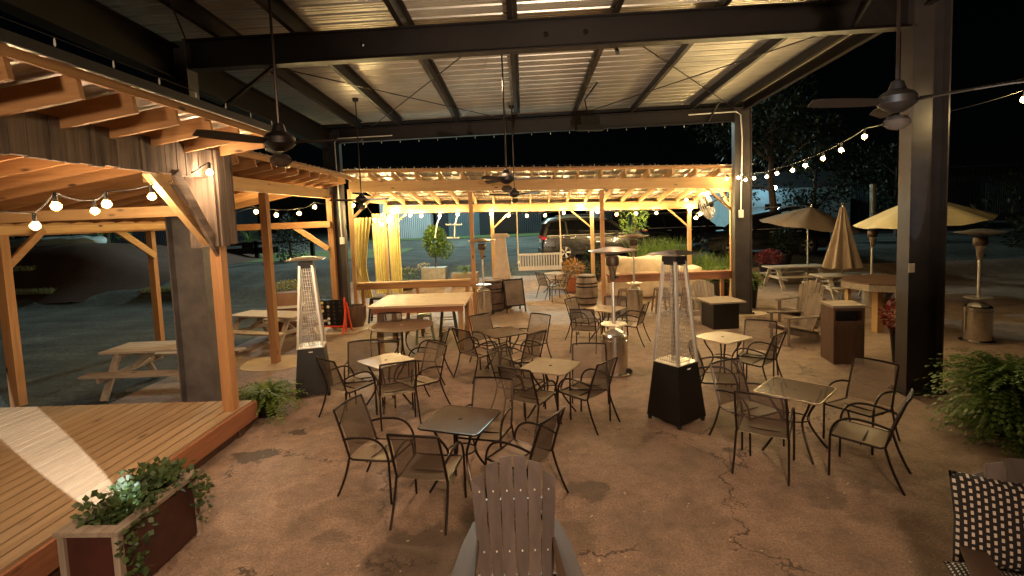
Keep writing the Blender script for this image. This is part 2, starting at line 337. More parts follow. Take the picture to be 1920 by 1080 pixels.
def mesh_of(name, mb, mat, smooth, solid=0):
    me = bpy.data.meshes.new(name); me.from_pydata([tuple(v) for v in mb.v], [], mb.f)
    bm = bmesh.new(); bm.from_mesh(me)
    if solid:
        bmesh.ops.recalc_face_normals(bm, faces=bm.faces[:]); bmesh.ops.solidify(bm, geom=bm.faces[:], thickness=solid)
    bmesh.ops.recalc_face_normals(bm, faces=bm.faces[:])
    bm.to_mesh(me); bm.free()
    if smooth:
        me.shade_smooth(); me.set_sharp_from_angle(angle=radians(38))
    me.materials.append(mat); return me
def obj(name, mb, mat, parent=None, world=True, smooth=False, solid=0, label=None):
    """link one mesh object; world=True: vertices given in world space even when parented"""
    if parent is not None and world:
        root = parent
        while root.parent is not None: root = root.parent
        Mi = Matrix.Rotation(-root.rotation_euler.z, 3, 'Z'); L = root.location.copy()
        mb.v = [Mi @ (v - L) for v in mb.v]
    o = bpy.data.objects.new(name, mesh_of(name, mb, mat, smooth, solid)); COL.objects.link(o)
    if parent is not None: o.parent = parent
    if label: o['label'] = label
    return o
def part(name, mb, mat, parent, smooth=False, solid=0, label=None): return obj(name, mb, mat, parent, False, smooth, solid, label)
def tag(o, label, cat, group=None):
    o['label'] = label; o['category'] = cat
    if group: o['group'] = group
    return o
def thing(name, label, cat, loc=(0, 0, 0), rz=0, group=None):
    o = bpy.data.objects.new(name, None); COL.objects.link(o); o.location = loc; o.rotation_euler = (0, 0, rz); o.empty_display_size = 0.2
    return tag(o, label, cat, group)
def struct(name, mb, mat, smooth=False):
    o = obj(name, mb, mat, smooth=smooth); o['kind'] = 'structure'; return o
KIDS = {}
def dup(root, label, loc, rz=0, scale=None, group=None):
    r = root.copy(); COL.objects.link(r); r.location = loc; r.rotation_euler = (0, 0, rz); r['label'] = label
    if scale: r.scale = (scale,) * 3 if not isinstance(scale, tuple) else scale
    if group: r['group'] = group
    for ch in root.children:
        c = ch.copy(); COL.objects.link(c); c.parent = r
        for g in ch.children:
            d = g.copy(); COL.objects.link(d); d.parent = c
    return r
# ---------------------------------------------------------------- terrain
def smooth(t): t = max(0, min(1, t)); return t * t * (3 - 2 * t)
def gz(x, y):
    z = 0.5 * smooth((y - 18.6) / 1.8) + 0.4 * smooth((y - 20.4) / 2.0) + 0.45 * smooth((y - 23) / 25)
    return z
rows = []
ys = [-30, -10, 0, 6, 12, 17, 18.2] + [18.6 + i * 0.3 for i in range(16)] + [24, 26, 29, 33, 38, 45, 55, 80, 150, 400, 900]
xs = [-900, -300, -100, -60, -40, -30, -24, -18, -14, -10, -7, -4, 0, 4, 8, 12, 16, 20, 26, 34, 50, 100, 300, 900]
struct('ground', MB().sheet([[(x, y, gz(x, y) - 0.012) for x in xs] for y in ys]), LOT, True)
# patio slab: over the lot, raised lip at its back edge
pr = []
for y in [-6, 0, 4, 8, 12, 14, 16, 18, 18.6, 19, 19.4, 19.8, 20.2]:
    pr.append([(x, y, gz(x, y) + 0.002) for x in [(-9.4 if y < 6 else -6.9), -5, -2.5, 0, 2.5, 5, 8, 12, 16, 20]])
struct('patio', MB().sheet(pr), PATIO)
# grass strip beyond the left lot and at the back
gr = MB()
gr.sheet([[(x, y, gz(x, y) + 0.01) for x in range(-40, -5, 3)] for y in (27, 29, 31, 33)])
gr.sheet([[(x, y, gz(x, y) + 0.012) for x in (-13, -9, -5, -1, 3)] for y in (41, 43, 46)])
g = struct('lawn', gr, GRASSM)
# dark mulch bank on the left with grass tufts on its ledge
def bankz(x, y):
    return gz(x, y) + 1.45 * smooth((-15.0 - x) / 4.0) * smooth((y - 19.6) / 2.4) * (1 - 0.55 * smooth((y - 24) / 5)) - 0.02 + 0.06 * sin(x * 1.7 + y)
bx = [-46, -38, -32, -28, -25, -22, -20.5, -19.5, -18.5, -17.5, -16.5, -15.8, -15]
struct('mulch_bank', MB().sheet([[(x, y, bankz(x, y)) for x in bx] for y in (19.3, 20, 20.6, 21.2, 21.8, 22.4, 24, 26, 28, 31)]), BANKM, True)

# ---------------------------------------------------------------- steel canopy
def wbeam(mb, a, b, depth, fl=0.2, tw=0.012, tf=0.018):
    """I section from a to b, depth upward"""
    a, b = Vector(a), Vector(b); u = Vector((0, 0, 1))
    for s in (1, -1):
        o = u * s * (depth / 2 - tf / 2); mb.beam(a + o, b + o, fl, tf)
    mb.beam(a, b, tw, depth - 2 * tf - 0.002)
    return mb
def canz(x, y): return 5.57 - (y - 7.6) * 0.038 + x * 0.012      # top of the main beams
can = thing('steel_canopy', 'large open steel canopy with ribbed metal roof over the patio', 'canopy', (0.4, 7.6, 0))
XL, XR = -4.98, 5.74
frames = [-1.5, 7.6, 13.75]
for fy in frames:
    dep = 0.42 if fy < 10 else 0.36
    obj('cross_beam', wbeam(MB(), (XL + .2, fy, canz(XL, fy) - dep / 2), (XR - .2, fy, canz(XR, fy) - dep / 2), dep, 0.19), STEEL, can)
def column(x, y, zt, flip):
    m = MB(); d, w = (0.50, 0.24) if y < 10 else (0.42, 0.2); tf = 0.02
    for sx in (-1, 1): m.box(x + sx * d / 2 - tf / 2, y - w / 2, 0.02, x + sx * d / 2 + tf / 2, y + w / 2, zt)
    m.box(x - d / 2 + tf / 2 + .001, y - 0.008, 0.03, x + d / 2 - tf / 2 - .001, y + 0.008, zt)
    for k in range(3): m.box(x - d / 2 + .012, y - w / 2 + .01, 0.7 + k * 2.0, x + d / 2 - .012, y - .012, 0.712 + k * 2.0) if k == 9 else None
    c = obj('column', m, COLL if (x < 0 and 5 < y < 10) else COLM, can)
    b = MB().box(x - d / 2 - .06, y - w / 2 - .06, 0.004, x + d / 2 + .06, y + w / 2 + .06, 0.026)
    for sx in (-1, 1):
        for sy in (-1, 1): b.lathe([(0.016, 0.026), (0.016, 0.06)], (x + sx * (d / 2 + .03), y + sy * (w / 2 + .03), 0), 6)
    obj('base_plate', b, STEEL, c)
    return c
for fy in frames:
    for x, f in ((XL, 0), (XR, 1)): column(x, fy, canz(x, fy) - (0.0), f)
# eave beams along Y on both sides
for x in (XL, ):
    obj('eave_beam', wbeam(MB(), (x, -1.4, canz(x, -1.4) - .32), (x, 13.6, canz(x, 13.6) - .32), 0.5, 0.22), STEEL, can)
obj('eave_beam', wbeam(MB(), (XR, -1.4, canz(XR, -1.4) - .02), (XR, 13.6, canz(XR, 13.6) - .02), 0.2, 0.1), STEEL, can)
# purlins
PX_ = [-4.25, -3.15, -1.6, -0.05, 1.45, 2.95, 4.5, 5.5]
for x in PX_:
    m = MB(); a = (x, -2.4, canz(x, -2.4) + .115); b = (x, 14.0, canz(x, 14.0) + .115)
    m.beam(a, b, 0.006, 0.2)
    for s, o in ((1, .035), (-1, -.035)):
        m.beam((a[0] + o, a[1], a[2] + s * .103), (b[0] + o, b[1], b[2] + s * .103), 0.075, 0.006)
    obj('purlin', m, STEEL, can)
# ribbed roof sheet: profile along Y, extruded along X
prof = []; y = -2.6
while y < 14.15:
    for dy, h in ((0, 0), (.045, 0), (.06, .03), (.095, .03), (.11, 0), (.16, 0), (.167, .007), (.18, .007), (.187, 0), (.235, 0), (.242, .007), (.255, .007), (.262, 0)): prof.append((y + dy, h))
    y += 0.305
rm = MB(); rm.sheet([[(x, yy, canz(x, yy) + .225 + h) for yy, h in prof] for x in (-5.45, -3, 0, 3, 6.15)])
obj('roof_sheet', rm, ROOFM, can)
et = MB()
et.beam((6.17, -2.6, canz(6.17, -2.6) + .2), (6.17, 14.1, canz(6.17, 14.1) + .2), .01, .14)
et.beam((-5.5, 14.17, canz(-5.5, 14.15) + .2), (6.17, 14.17, canz(6.17, 14.15) + .2), .01, .12)
obj('eave_trim', et, STEEL, can)
def rod(a, b): obj('brace_rod', MB().tube([a, b], 0.011, 6), BRONZE, can)
def cz(x, y, d=-.06): return (x, y, canz(x, y) + d)
for a, b in (((-.3, 7.7), (-3.9, 13.6)), ((-4.7, 7.8), (-.2, 13.6)), ((1.4, 7.8), (5.5, 13.6)), ((5.5, 7.8), (1.3, 13.6)), ((-4.7, 7.5), (-.3, -1.4)), ((5.5, 7.5), (1.4, -1.4))):
    rod(cz(*a), cz(*b))
# flange braces and the knee strut on the left
for a, b in (((4.72, 7.62, canz(4.7, 7.6) - .38), (4.75, 7.1, canz(4.7, 7.1) + .02)), ((4.85, 13.7, canz(5, 13.8) - .34), (4.95, 13.2, canz(5, 13.2) + .02)),
             ((-3.45, 7.55, 5.12), (-4.85, 8.3, 4.62)), ((-.2, 13.7, 4.95), (-.1, 13.2, 5.25)), ((1.45, 7.7, 5.1), (1.5, 8.3, 5.45))):
    obj('flange_brace', MB().beam(a, b, .045, .045), STEEL, can)
for x in (0.42, 0.98, -2.2): obj('bolt_head', MB().sph((x, 7.585 - .012, canz(x, 7.6) - .21), 0.035, 8, 4), BRONZE, can)
# electrical conduit along the rear beam and down the column
cn = MB().tube([(4.3, 13.5, 5.22), (5.5, 13.5, 5.25), (5.62, 13.52, 5.17), (5.67, 13.55, 4.6), (5.64, 13.58, 2.75)], 0.016, 6)
cn.cbox((5.64, 13.58, 2.66), (.11, .07, .2)); tag(obj('conduit', cn, WHITE), 'white electrical conduit down the right rear steel column ending in a small box', 'conduit')
cn = MB().tube([(-3.3, 13.5, 5.02), (-4.72, 13.5, 5.0), (-4.82, 13.52, 4.9), (-4.80, 13.55, 2.4)], 0.014, 6)
cn.cbox((-4.80, 13.57, 2.35), (.1, .07, .18)); tag(obj('conduit', cn, WHITE), 'thin conduit on the left rear steel column beside the tied yellow curtain', 'conduit')
sw = MB().cbox((5.51, 7.465, 1.86), (.08, .012, .13)); tag(obj('switch_plate', sw, CREAM), 'small pale switch plate screwed to the right front steel column', 'switch')
# hanging speaker
sp = thing('hanging_speaker', 'black loudspeaker box hanging below the metal roof near the rear beam', 'speaker', (1.63, 12.6, 4.9))
part('cabinet', MB().cbox((0, 0, .1), (.46, .3, .22), .25), BLACK, sp)
part('lower_grille', MB().cbox((.03, -.03, -.05), (.68, .2, .13), .25), BLKPL, sp)
part('hanger', MB().tube([(0, 0, .2), (-.1, -.3, .55), (.0, -1.6, .6)], .02, 6), BRONZE, sp)

# ceiling fans
FANM = plain('fan_bronze', (.006, .004, .0035), .5, .0, .2, 9, .02)
def fan_proto(label, loc, rz, rod_len, group='ceiling fans hanging from the canopy'):
    f = thing('ceiling_fan', label, 'fan', loc, rz, group)
    part('motor', MB().lathe([(.02, .19), (.04, .18), (.06, .12), (.10, .10), (.125, .07), (.125, .02), (.09, -.01), (.04, -.04)], n=20), FANM, f, True)
    for k in range(5 if False else 3):
        a = 2 * pi * k / 3
        M = Matrix.Rotation(a, 4, 'Z')
        b = MB().sheet([[(x, -w, .03 - .016), (x, w, .03 + .016)] for x, w in ((.13, .025), (.22, .055), (.45, .07), (.62, .06), (.68, .03))]).xf(M)
        part('blade', b, FANM, f, solid=.008)
    part('light_globe', MB().lathe([(.02, -.06), (.06, -.07), (.085, -.1), (.085, -.13), (.05, -.16), (.01, -.17)], n=16), CGLASS2, f, True)
    part('down_rod', MB().tube([(0, 0, .18), (0, 0, rod_len)], .012, 8), BRONZE, f, True)
    part('ceiling_mount', MB().lathe([(.02, rod_len - .08), (.06, rod_len - .06), (.07, rod_len)], n=12), BRONZE, f, True)
    return f
CGLASS2 = glassy('smoked_glass', (0.05, 0.04, 0.035), 0.05, 0.25)
for lab, px, z, rz in (('bronze ceiling fan nearest on the left, hanging before the stage roof', (525, 275), 3.45, .02),
                       ('bronze ceiling fan beside the right front column, its left blade catching light', (1682, 200), 3.5, pi + .12),
                       ('bronze ceiling fan in front of the corner with the yellow curtains', (678, 378), 3.25, -.35),
                       ('bronze ceiling fan at the centre of the patio, nearer of the two central fans', (950, 340), 3.35, .03),
                       ('bronze ceiling fan at the centre of the patio, farther of the two central fans', (965, 367), 3.3, -.5)):
    p = G(*px, z); fan_proto(lab, p, rz, canz(p.x, p.y) - .0 - p.z)

# ---------------------------------------------------------------- stage deck
DX, DY, DZ = -3.88, 6.95, 0.40
dk = thing('stage_deck', 'low wooden stage deck of red brown boards along the left side', 'deck', (-6.2, 3, 0))
m = MB(); x = DX + .01; k = 0
while x > -9.2:
    w = 0.138; yo = R_.uniform(-.01, .01)
    m.box(x - w, -3, DZ - .035, x, DY + yo, DZ + R_.uniform(-.0015, .0015)); x -= w + .02; k += 1
obj('deck_boards', m, wood('deck_wood', (0.52, 0.37, 0.225), (0.31, 0.21, 0.12), 'Y', 0.5, True, 0.7, (0.09, .055, .03)), dk)
obj('fascia_board', MB().box(DX + .012, -3, DZ - .26, DX + .05, DY + .06, DZ - .03), REDW['Y'], dk)
obj('fascia_board', MB().box(-9.2, DY + .022, DZ - .26, DX + .01, DY + .06, DZ - .038), REDW['X'], dk)
m = MB()
for yy in (6.6, 5.4, 4.2, 3.0, 1.5, 0): m.box(DX - .14, yy, 0.002, DX + .0, yy + .14, DZ - .04)
m.box(DX - .02, -3, .02, DX - .06, DY, .15)
obj('support_post', m, DARKW['Z'], dk)
# ---------------------------------------------------------------- left timber shelter (over the stage and beyond)
def ribsheet(x0, z0, x1, z1, y0, y1, per=.23):
    """metal sheet sloping along X, ribs running along X"""
    m = MB(); prof = []; y = y0
    while y < y1:
        for dy, h in ((0, 0), (.06, 0), (.075, .02), (.1, .02), (.115, 0)): prof.append((y + dy, h))
        y += per
    return m.sheet([[(x, yy, z + h) for yy, h in prof] for x, z in ((x0, z0), ((x0 + x1) / 2, (z0 + z1) / 2), (x1, z1))])
LX0, LX1, LZ0, LZ1 = -3.25, -9.1, 4.02, 3.12
def lz(x): return LZ0 + (LZ1 - LZ0) * (x - LX0) / (LX1 - LX0)
sh = thing('stage_shelter', 'cedar timber shelter over the stage deck with a weathered barn board header', 'shelter', (-6, 4.5, 0))
for k in range(-3, 7):
    yy = 6.62 - 0.545 * k + .0
    if k in range(0, 9) or True:
        obj('rafter', MB().beam((LX0 - .03, yy, lz(LX0) - .12), (LX1, yy, lz(LX1) - .12), .042, .19), CED['X'], sh) if yy < 7 else None
for k in range(7, 13):
    yy = 6.62 - 0.545 * k
    obj('rafter', MB().beam((LX0 - .03, yy, lz(LX0) - .12), (LX1, yy, lz(LX1) - .12), .042, .19), CED['X'], sh)
m = MB(); 
for i in range(22):                       # roof boards laid across the rafters, seen from below
    xa = -4.5 - i * .21
    m.beam((xa, 0, lz(xa) - .012), (xa, 6.9, lz(xa) - .012), .205, .02)
obj('roof_boards', m, PINE['Y'], sh)
obj('roof_sheet', ribsheet(LX0 + .12, lz(LX0 + .12) + .006, LX1, lz(LX1) + .006, 0, 6.95), ROOFM, sh)
obj('eave_board', MB().beam((LX0 + .0, 0, lz(LX0) - .045), (LX0 + .0, 6.95, lz(LX0) - .045), .03, .07), CED['Y'], sh)
obj('drip_edge', MB().beam((LX0 + .13, 0, lz(LX0) + .0), (LX0 + .13, 6.98, lz(LX0) + .0), .02, .075), RUBBER, sh)
m = MB(); yy = 0.0                        # barn board header: individual upright boards
while yy < 6.9:
    w = R_.uniform(.13, .2); m.box(-3.93 - R_.uniform(0, .012), yy, 3.43 + R_.uniform(-.012, .01), -3.97 - .01, yy + w - .006, 3.80); yy += w
hd = obj('header_boards', m, BARN['Z'], sh)
obj('header_beam', MB().box(-4.12, 0, 3.46, -3.985, 6.62, 3.72), PINE['Y'], sh)
m = MB()                                   # clad part of the corner post
for i, (xa, xb) in enumerate(((-4.22, -4.06), (-4.055, -3.86))): m.box(xa, 6.46 - .006 * (i % 2), 2.56 + .015 * (i % 3), xb, 6.49, 3.78)
for i, (ya, yb) in enumerate(((6.50, 6.66), (6.665, 6.84))): m.box(-3.862 + .004 * i, ya, 2.57 + .02 * i, -3.83 + .004 * i, yb, 3.79)
m.box(-4.22, 6.82, 2.58, -3.87, 6.85, 3.78); m.box(-4.22, 6.5, 2.58, -4.19, 6.81, 3.78)
obj('post_cladding', m, BARN['Z'], sh)
obj('post', MB().box(-4.03, 6.53, DZ, -3.89, 6.67, 2.9), CED['Z'], sh)
obj('post', MB().box(-8.53, 8.1, 0, -8.38, 8.25, 2.82), CED['Z'], sh)
obj('post', MB().box(-8.82, 3.2, DZ, -8.67, 3.35, 2.9), CED['Z'], sh)
obj('post', MB().box(-9.05, 12.2, 0, -8.91, 12.34, 2.95), CED['Z'], sh)
obj('knee_brace', MB().beam((-4.02, 6.52, 2.62), (-4.02, 5.55, 3.46), .09, .13), PINE['Y'], sh)
obj('knee_brace', MB().beam((-3.93, 6.62, 2.42), (-3.93, 5.85, 3.45), .045, .12), BARN['Y'], sh)
obj('knee_brace', MB().beam((-8.47, 8.25, 2.3), (-8.6, 9.1, 2.9), .05, .13), CED['Y'], sh)
obj('knee_brace', MB().beam((-8.86, 12.2, 2.2), (-8.86, 10.9, 2.98), .05, .15), PINE['Y'], sh)
obj('low_beam', MB().box(-8.70, 0, 2.83, -8.65, 13.0, 2.97), PINE['Y'], sh)
obj('low_beam', MB().box(-8.86, 0, 2.80, -8.81, 13.9, 3.03), CED['Y'], sh)
obj('cross_tie', MB().box(-8.6, 6.72, 2.98, -4.24, 6.79, 3.12), PINE['X'], sh)
# farther half
f2 = thing('side_shelter', 'cedar timber shelter with rafter tails beyond the stage, left of the patio', 'shelter', (-7, 10.5, 0))
E0, E1 = -4.5, -9.2
def fz(x): return 4.02 + (3.12 - 4.02) * (x - E0) / (E1 - E0)
for k in range(11):
    yy = 7.7 + 0.555 * k
    obj('rafter', MB().beam((E0 - .02, yy, fz(E0) - .11), (E1, yy, fz(E1) - .11), .042, .17), CED['X'], f2)
obj('roof_sheet', ribsheet(E0 + .1, fz(E0 + .1), E1, fz(E1), 7.3, 13.75), ROOFM, f2)
m = MB()
for i in range(17): xa = -5.1 - i * .24; m.beam((xa, 7.4, fz(xa) - .012), (xa, 13.7, fz(xa) - .012), .23, .018)
obj('roof_boards', m, PINE['Y'], f2)
obj('eave_board', MB().beam((E0, 7.35, fz(E0) - .035), (E0, 13.75, fz(E0) - .035), .03, .09), CED['Y'], f2)
obj('front_beam', MB().box(-5.12, 6.95, 3.46, -5.03, 13.5, 3.70), PINE['Y'], f2)
obj('post', MB().box(-5.25, 10.25, 0, -5.11, 10.39, 3.58), CED['Z'], f2)
obj('post', MB().box(-5.14, 13.5, 0, -5.0, 13.64, 3.58), CED['Z'], f2)
obj('post', MB().box(-8.6, 13.5, 0, -8.46, 13.64, 3.0), CED['Z'], f2)
obj('end_beam', MB().box(-8.9, 13.35, 2.72, -5.02, 13.44, 2.88), CED['X'], f2)
obj('knee_brace', MB().beam((-6.0, 13.4, 2.78), (-5.12, 13.4, 2.16), .05, .13), PINE['X'], f2)
# ---------------------------------------------------------------- back pergola
bp = thing('rear_pergola', 'long cedar pergola with lit rafters and metal roof across the back of the patio', 'pergola', (0.5, 16.7, 0))
FY, BY = 15.0, 18.6
def bl(x): return -0.028 * (x - 0.5)      # it falls slightly to the right
def bz(y, x=0.5): return 4.12 - (y - 14.4) * 0.165 + bl(x)
XA, XB = -5.0, 6.2
obj('front_beam', MB().beam((XA, FY, 3.70 + bl(XA)), (XB, FY, 3.70 + bl(XB)), .09, .31), PINE['X'], bp)
obj('back_beam', MB().beam((XA, BY, 3.12 + bl(XA) * .8), (XB, BY, 3.12 + bl(XB) * .8), .09, .28), CED['X'], bp)
for i in range(18):
    x = XA + .1 + i * (XB - XA - .2) / 17
    obj('rafter', MB().beam((x, 14.45, bz(14.45, x) - .11), (x, 19.3, bz(19.3, x) - .11), .045, .16), PINE['Y'], bp)
for i in range(9):
    y = 14.6 + i * .57
    obj('batten', MB().beam((XA, y, bz(y, XA) - .014), (XB, y, bz(y, XB) - .014), .085, .022), PINE['X'], bp)
m = MB(); prof = []; x = XA - .1
while x < XB + .1:
    for dx, h in ((0, 0), (.06, 0), (.075, .02), (.1, .02), (.115, 0)): prof.append((x + dx, h))
    x += .23
obj('roof_sheet', m.sheet([[(xx, y, bz(y, xx) + h + .003) for xx, h in prof] for y in (14.3, 16.5, 19.5)]), ROOFM, bp)
obj('eave_board', MB().beam((XA, 14.43, bz(14.4, XA) - .03), (XB, 14.43, bz(14.4, XB) - .03), .03, .06), CED['X'], bp)
for x, y, t, mt in ((-1.50, FY, 3.55, CED), (2.27, FY, 3.5, CED), (-5.0, FY, 3.7, PINE), (5.98, FY, 3.4, PINE)):
    obj('post', MB().box(x - .055, y - .055, 0, x + .055, y + .055, t + bl(x) * .5), mt['Z'], bp)
for x in (-5.0, -1.12, 2.45, 5.9):
    obj('post', MB().box(x - .06, BY - .06, 0, x + .06, BY + .06, 3.0 + bl(x) * .5), PINE['Z'], bp)
for a, b in (((-5.0, BY, 2.45), (-4.2, BY, 3.05)), ((-1.12, BY, 2.4), (-.45, BY, 3.0)), ((2.45, BY, 2.3), (1.7, BY, 2.97)), ((5.9, BY, 2.2), (5.1, BY, 2.93)),
             ((5.98, FY, 2.75), (5.98, FY + .9, 3.42)), ((5.98, FY, 2.75), (5.25, FY, 3.42)), ((-5.0, FY, 2.9), (-4.2, FY, 3.65))):
    obj('knee_brace', MB().beam(a, b, .05, .13, (0, 1, .01)), PINE['X'], bp)
obj('side_beam', MB().box(5.93, FY + .06, 3.3, 6.03, BY - .07, 3.5), PINE['Y'], bp)
obj('side_beam', MB().box(-5.05, FY + .06, 3.45, -4.95, BY - .07, 3.65), PINE['Y'], bp)
# curtains
def curtain(label, x, y, w, z0, z1, tied=False):
    rows = []; nz = 26; nx = 36
    for i in range(nz + 1):
        z = z1 + (z0 - z1) * i / nz; t = i / nz
        ww = w; xo = 0
        if tied: ww = w * (0.35 + 1.3 * abs(t - 0.62) ** 1.1 + .25 * sin(t * pi)); xo = -.12 * sin(t * pi * .95)
        rows.append([(x + xo + (j / nx - .5) * ww + .01 * sin(j), y + .045 * sin(j / nx * 2 * pi * 5 + .6 * sin(z * 2)) * (1 if not tied else .8), z) for j in range(nx + 1)])
    o = obj('curtain', MB().sheet(rows), YFAB, smooth=True, solid=.004)
    return tag(o, label, 'curtain', 'yellow curtains at the pergola corner')
curtain('yellow curtain hanging straight, left of the pair at the back pergola', -5.16, 18.3, .40, .25, 3.1)
curtain('yellow curtain hanging straight next to the pergola knee brace, right of the pair', -4.60, 18.3, .40, .25, 3.05)
curtain('yellow curtain gathered and tied back behind the left rear steel column', -4.85, 15.6, .5, .5, 2.95, True)
# ---------------------------------------------------------------- patio tables and chairs
def rrect(w, d, r, n=5):
    p = []
    for cx, cy, a0 in ((w/2-r, d/2-r, 0), (-w/2+r, d/2-r, 90), (-w/2+r, -d/2+r, 180), (w/2-r, -d/2+r, 270)):
        for i in range(n + 1):
            a = radians(a0 + 90 * i / n); p.append((cx + r * cos(a), cy + r * sin(a)))
    return p
def table_top_mat(name, c1, c2, rough):
    m, t, b = nt(name); v = coord(t)
    ck = N(t, 'ShaderNodeTexNoise', Scale=5.0, Detail=5.0); t.links.new(v, ck.inputs['Vector'])
    t.links.new(ramp(t, ck.outputs[0], [(0.35, c1), (0.65, c2)]), b.inputs['Base Color'])
    b.inputs['Roughness'].default_value = rough; b.inputs['Specular IOR Level'].default_value = 0.3 if c1[0] > .2 else 0.06
    w = N(t, 'ShaderNodeTexChecker', Scale=160.0); t.links.new(v, w.inputs['Vector']); bump(t, b, w.outputs[1], .12, .002)
    return m
TOPM = table_top_mat('table_top_tan', (0.30, 0.23, 0.16), (0.36, 0.28, 0.2), 0.42)
TOPD = table_top_mat('table_top_dark', (0.075, 0.048, 0.032), (0.10, 0.066, 0.045), 0.5)
TOPG = glassy('table_glass', (0.25, 0.2, 0.15), 0.12, 0.4)
def square_table(label, c, rz, top, s=.68, grp='square metal patio tables'):
    t = thing('patio_table', label, 'table', (c[0], c[1], 0), rz, grp)
    H = .72
    part('tabletop', MB().prism(rrect(s - .02, s - .02, .05), H - .014, H - .002), top, t)
    rim = [Vector((x, y, H - .01)) for x, y in rrect(s, s, .06)]; rim.append(rim[0])
    part('rim', MB().tube(rim, .011, 6, False), BRONZE if top is TOPD else ALU2, t, True)
    part('umbrella_hole', MB().lathe([(.024, H - .001), (.024, H + .001), (.01, H + .001)], n=12), RUBBER, t)
    for a in range(4):
        q = radians(45 + 90 * a); d = Vector((cos(q), sin(q), 0)); R = s * .56
        pts = [d * R * .80 + Vector((0, 0, H - .02)), d * R * .74 + Vector((0, 0, .60)), d * R * .42 + Vector((0, 0, .44)), d * R * .38 + Vector((0, 0, .34)), d * R * .66 + Vector((0, 0, .16)), d * R * .98 + Vector((0, 0, .012))]
        sm = []
        for i in range(1, len(pts) - 1):
            a_, b_, c_ = (pts[i-1] + pts[i]) / 2 if i > 1 else pts[0], pts[i], (pts[i] + pts[i+1]) / 2 if i < len(pts) - 2 else pts[-1]
            sm += arc(a_, b_, c_, 5)[(1 if i > 1 else 0):]
        part('leg', MB().tube(sm, .0135, 7), BRONZE, t, True)
    ring = [Vector((s * .215 * cos(i * pi / 10), s * .215 * sin(i * pi / 10), .39)) for i in range(21)]
    part('leg_ring', MB().tube(ring, .009, 6, False), BRONZE, t, True)
    return t
ALU2 = plain('warm_metal_rim', (0.42, 0.34, 0.24), 0.35, 0.6, 0.1, 12, 0.01)
TC = {}
for key, px, s, top, lab in (
    ('F1', ((780,800),(835,760),(952,770),(885,815)), .67, TOPD, 'dark brown square table nearest the viewer, behind the big slatted chair back'),
    ('F2', ((667,677),(742,662),(780,672),(703,689)), .64, TOPM, 'bright tan square table near the left glass pyramid heater'),
    ('F3', ((975,690),(1013,672),(1096,680),(1045,700)), .66, TOPM, 'tan square table left of the tall steel heater base in the centre'),
    ('F4', ((897,621),(958,612),(992,624),(927,632)), .68, TOPD, 'glossy brown square table in front of the two wooden barrels'),
    ('B', ((1095,580),(1122,571),(1174,576),(1149,585)), .70, TOPM, 'tan square table behind the central mushroom heater pole'),
    ('R1', ((1305,628),(1342,621),(1410,632),(1365,644)), .66, TOPM, 'tan square table between the right pyramid heater and the wooden trash bin'),
    ('R2', ((1413,730),(1448,707),(1568,730),(1542,755)), .68, TOPG, 'glass topped square table with a pale rim on the right foreground')):
    g = [G(*p, .72) for p in px]; c = sum(g, Vector()) / 4
    d = (g[3] - g[0]) + (g[2] - g[1]); a = atan2(d.y, d.x); TC[key] = c
    square_table(lab, c, a, top, s)
TC['Far'] = G(1041, 512, .72) * 1.0
square_table('small bistro table below the white porch swing at the back', TC['Far'], .7, TOPM, .82)
# round table
rt = thing('round_table', 'large round brown table beside the communal bar table', 'table', (-2.52, 10.2, 0), 0)
part('tabletop', MB().lathe([(.02, .712), (.63, .712), (.645, .718), (.64, .726), (.02, .727)], n=48), table_top_mat('round_top', (0.17, .11, .07), (.22, .15, .10), .3), rt)
for a in range(4):
    q = radians(20 + 90 * a); d = Vector((cos(q), sin(q), 0)); z = Vector((0, 0, 1))
    part('leg', MB().tube(arc(d * .3 + z * .7, d * .02 + z * .55, d * .08 + z * .34, 8) + arc(d * .08 + z * .34, d * .12 + z * .12, d * .42 + z * .015, 8)[1:], .013, 7), BRONZE, rt, True)
part('umbrella_hole', MB().lathe([(.03, .728), (.03, .731)], n=12), CREAM, rt)
TC['RT'] = Vector((-2.52, 10.2, 0))

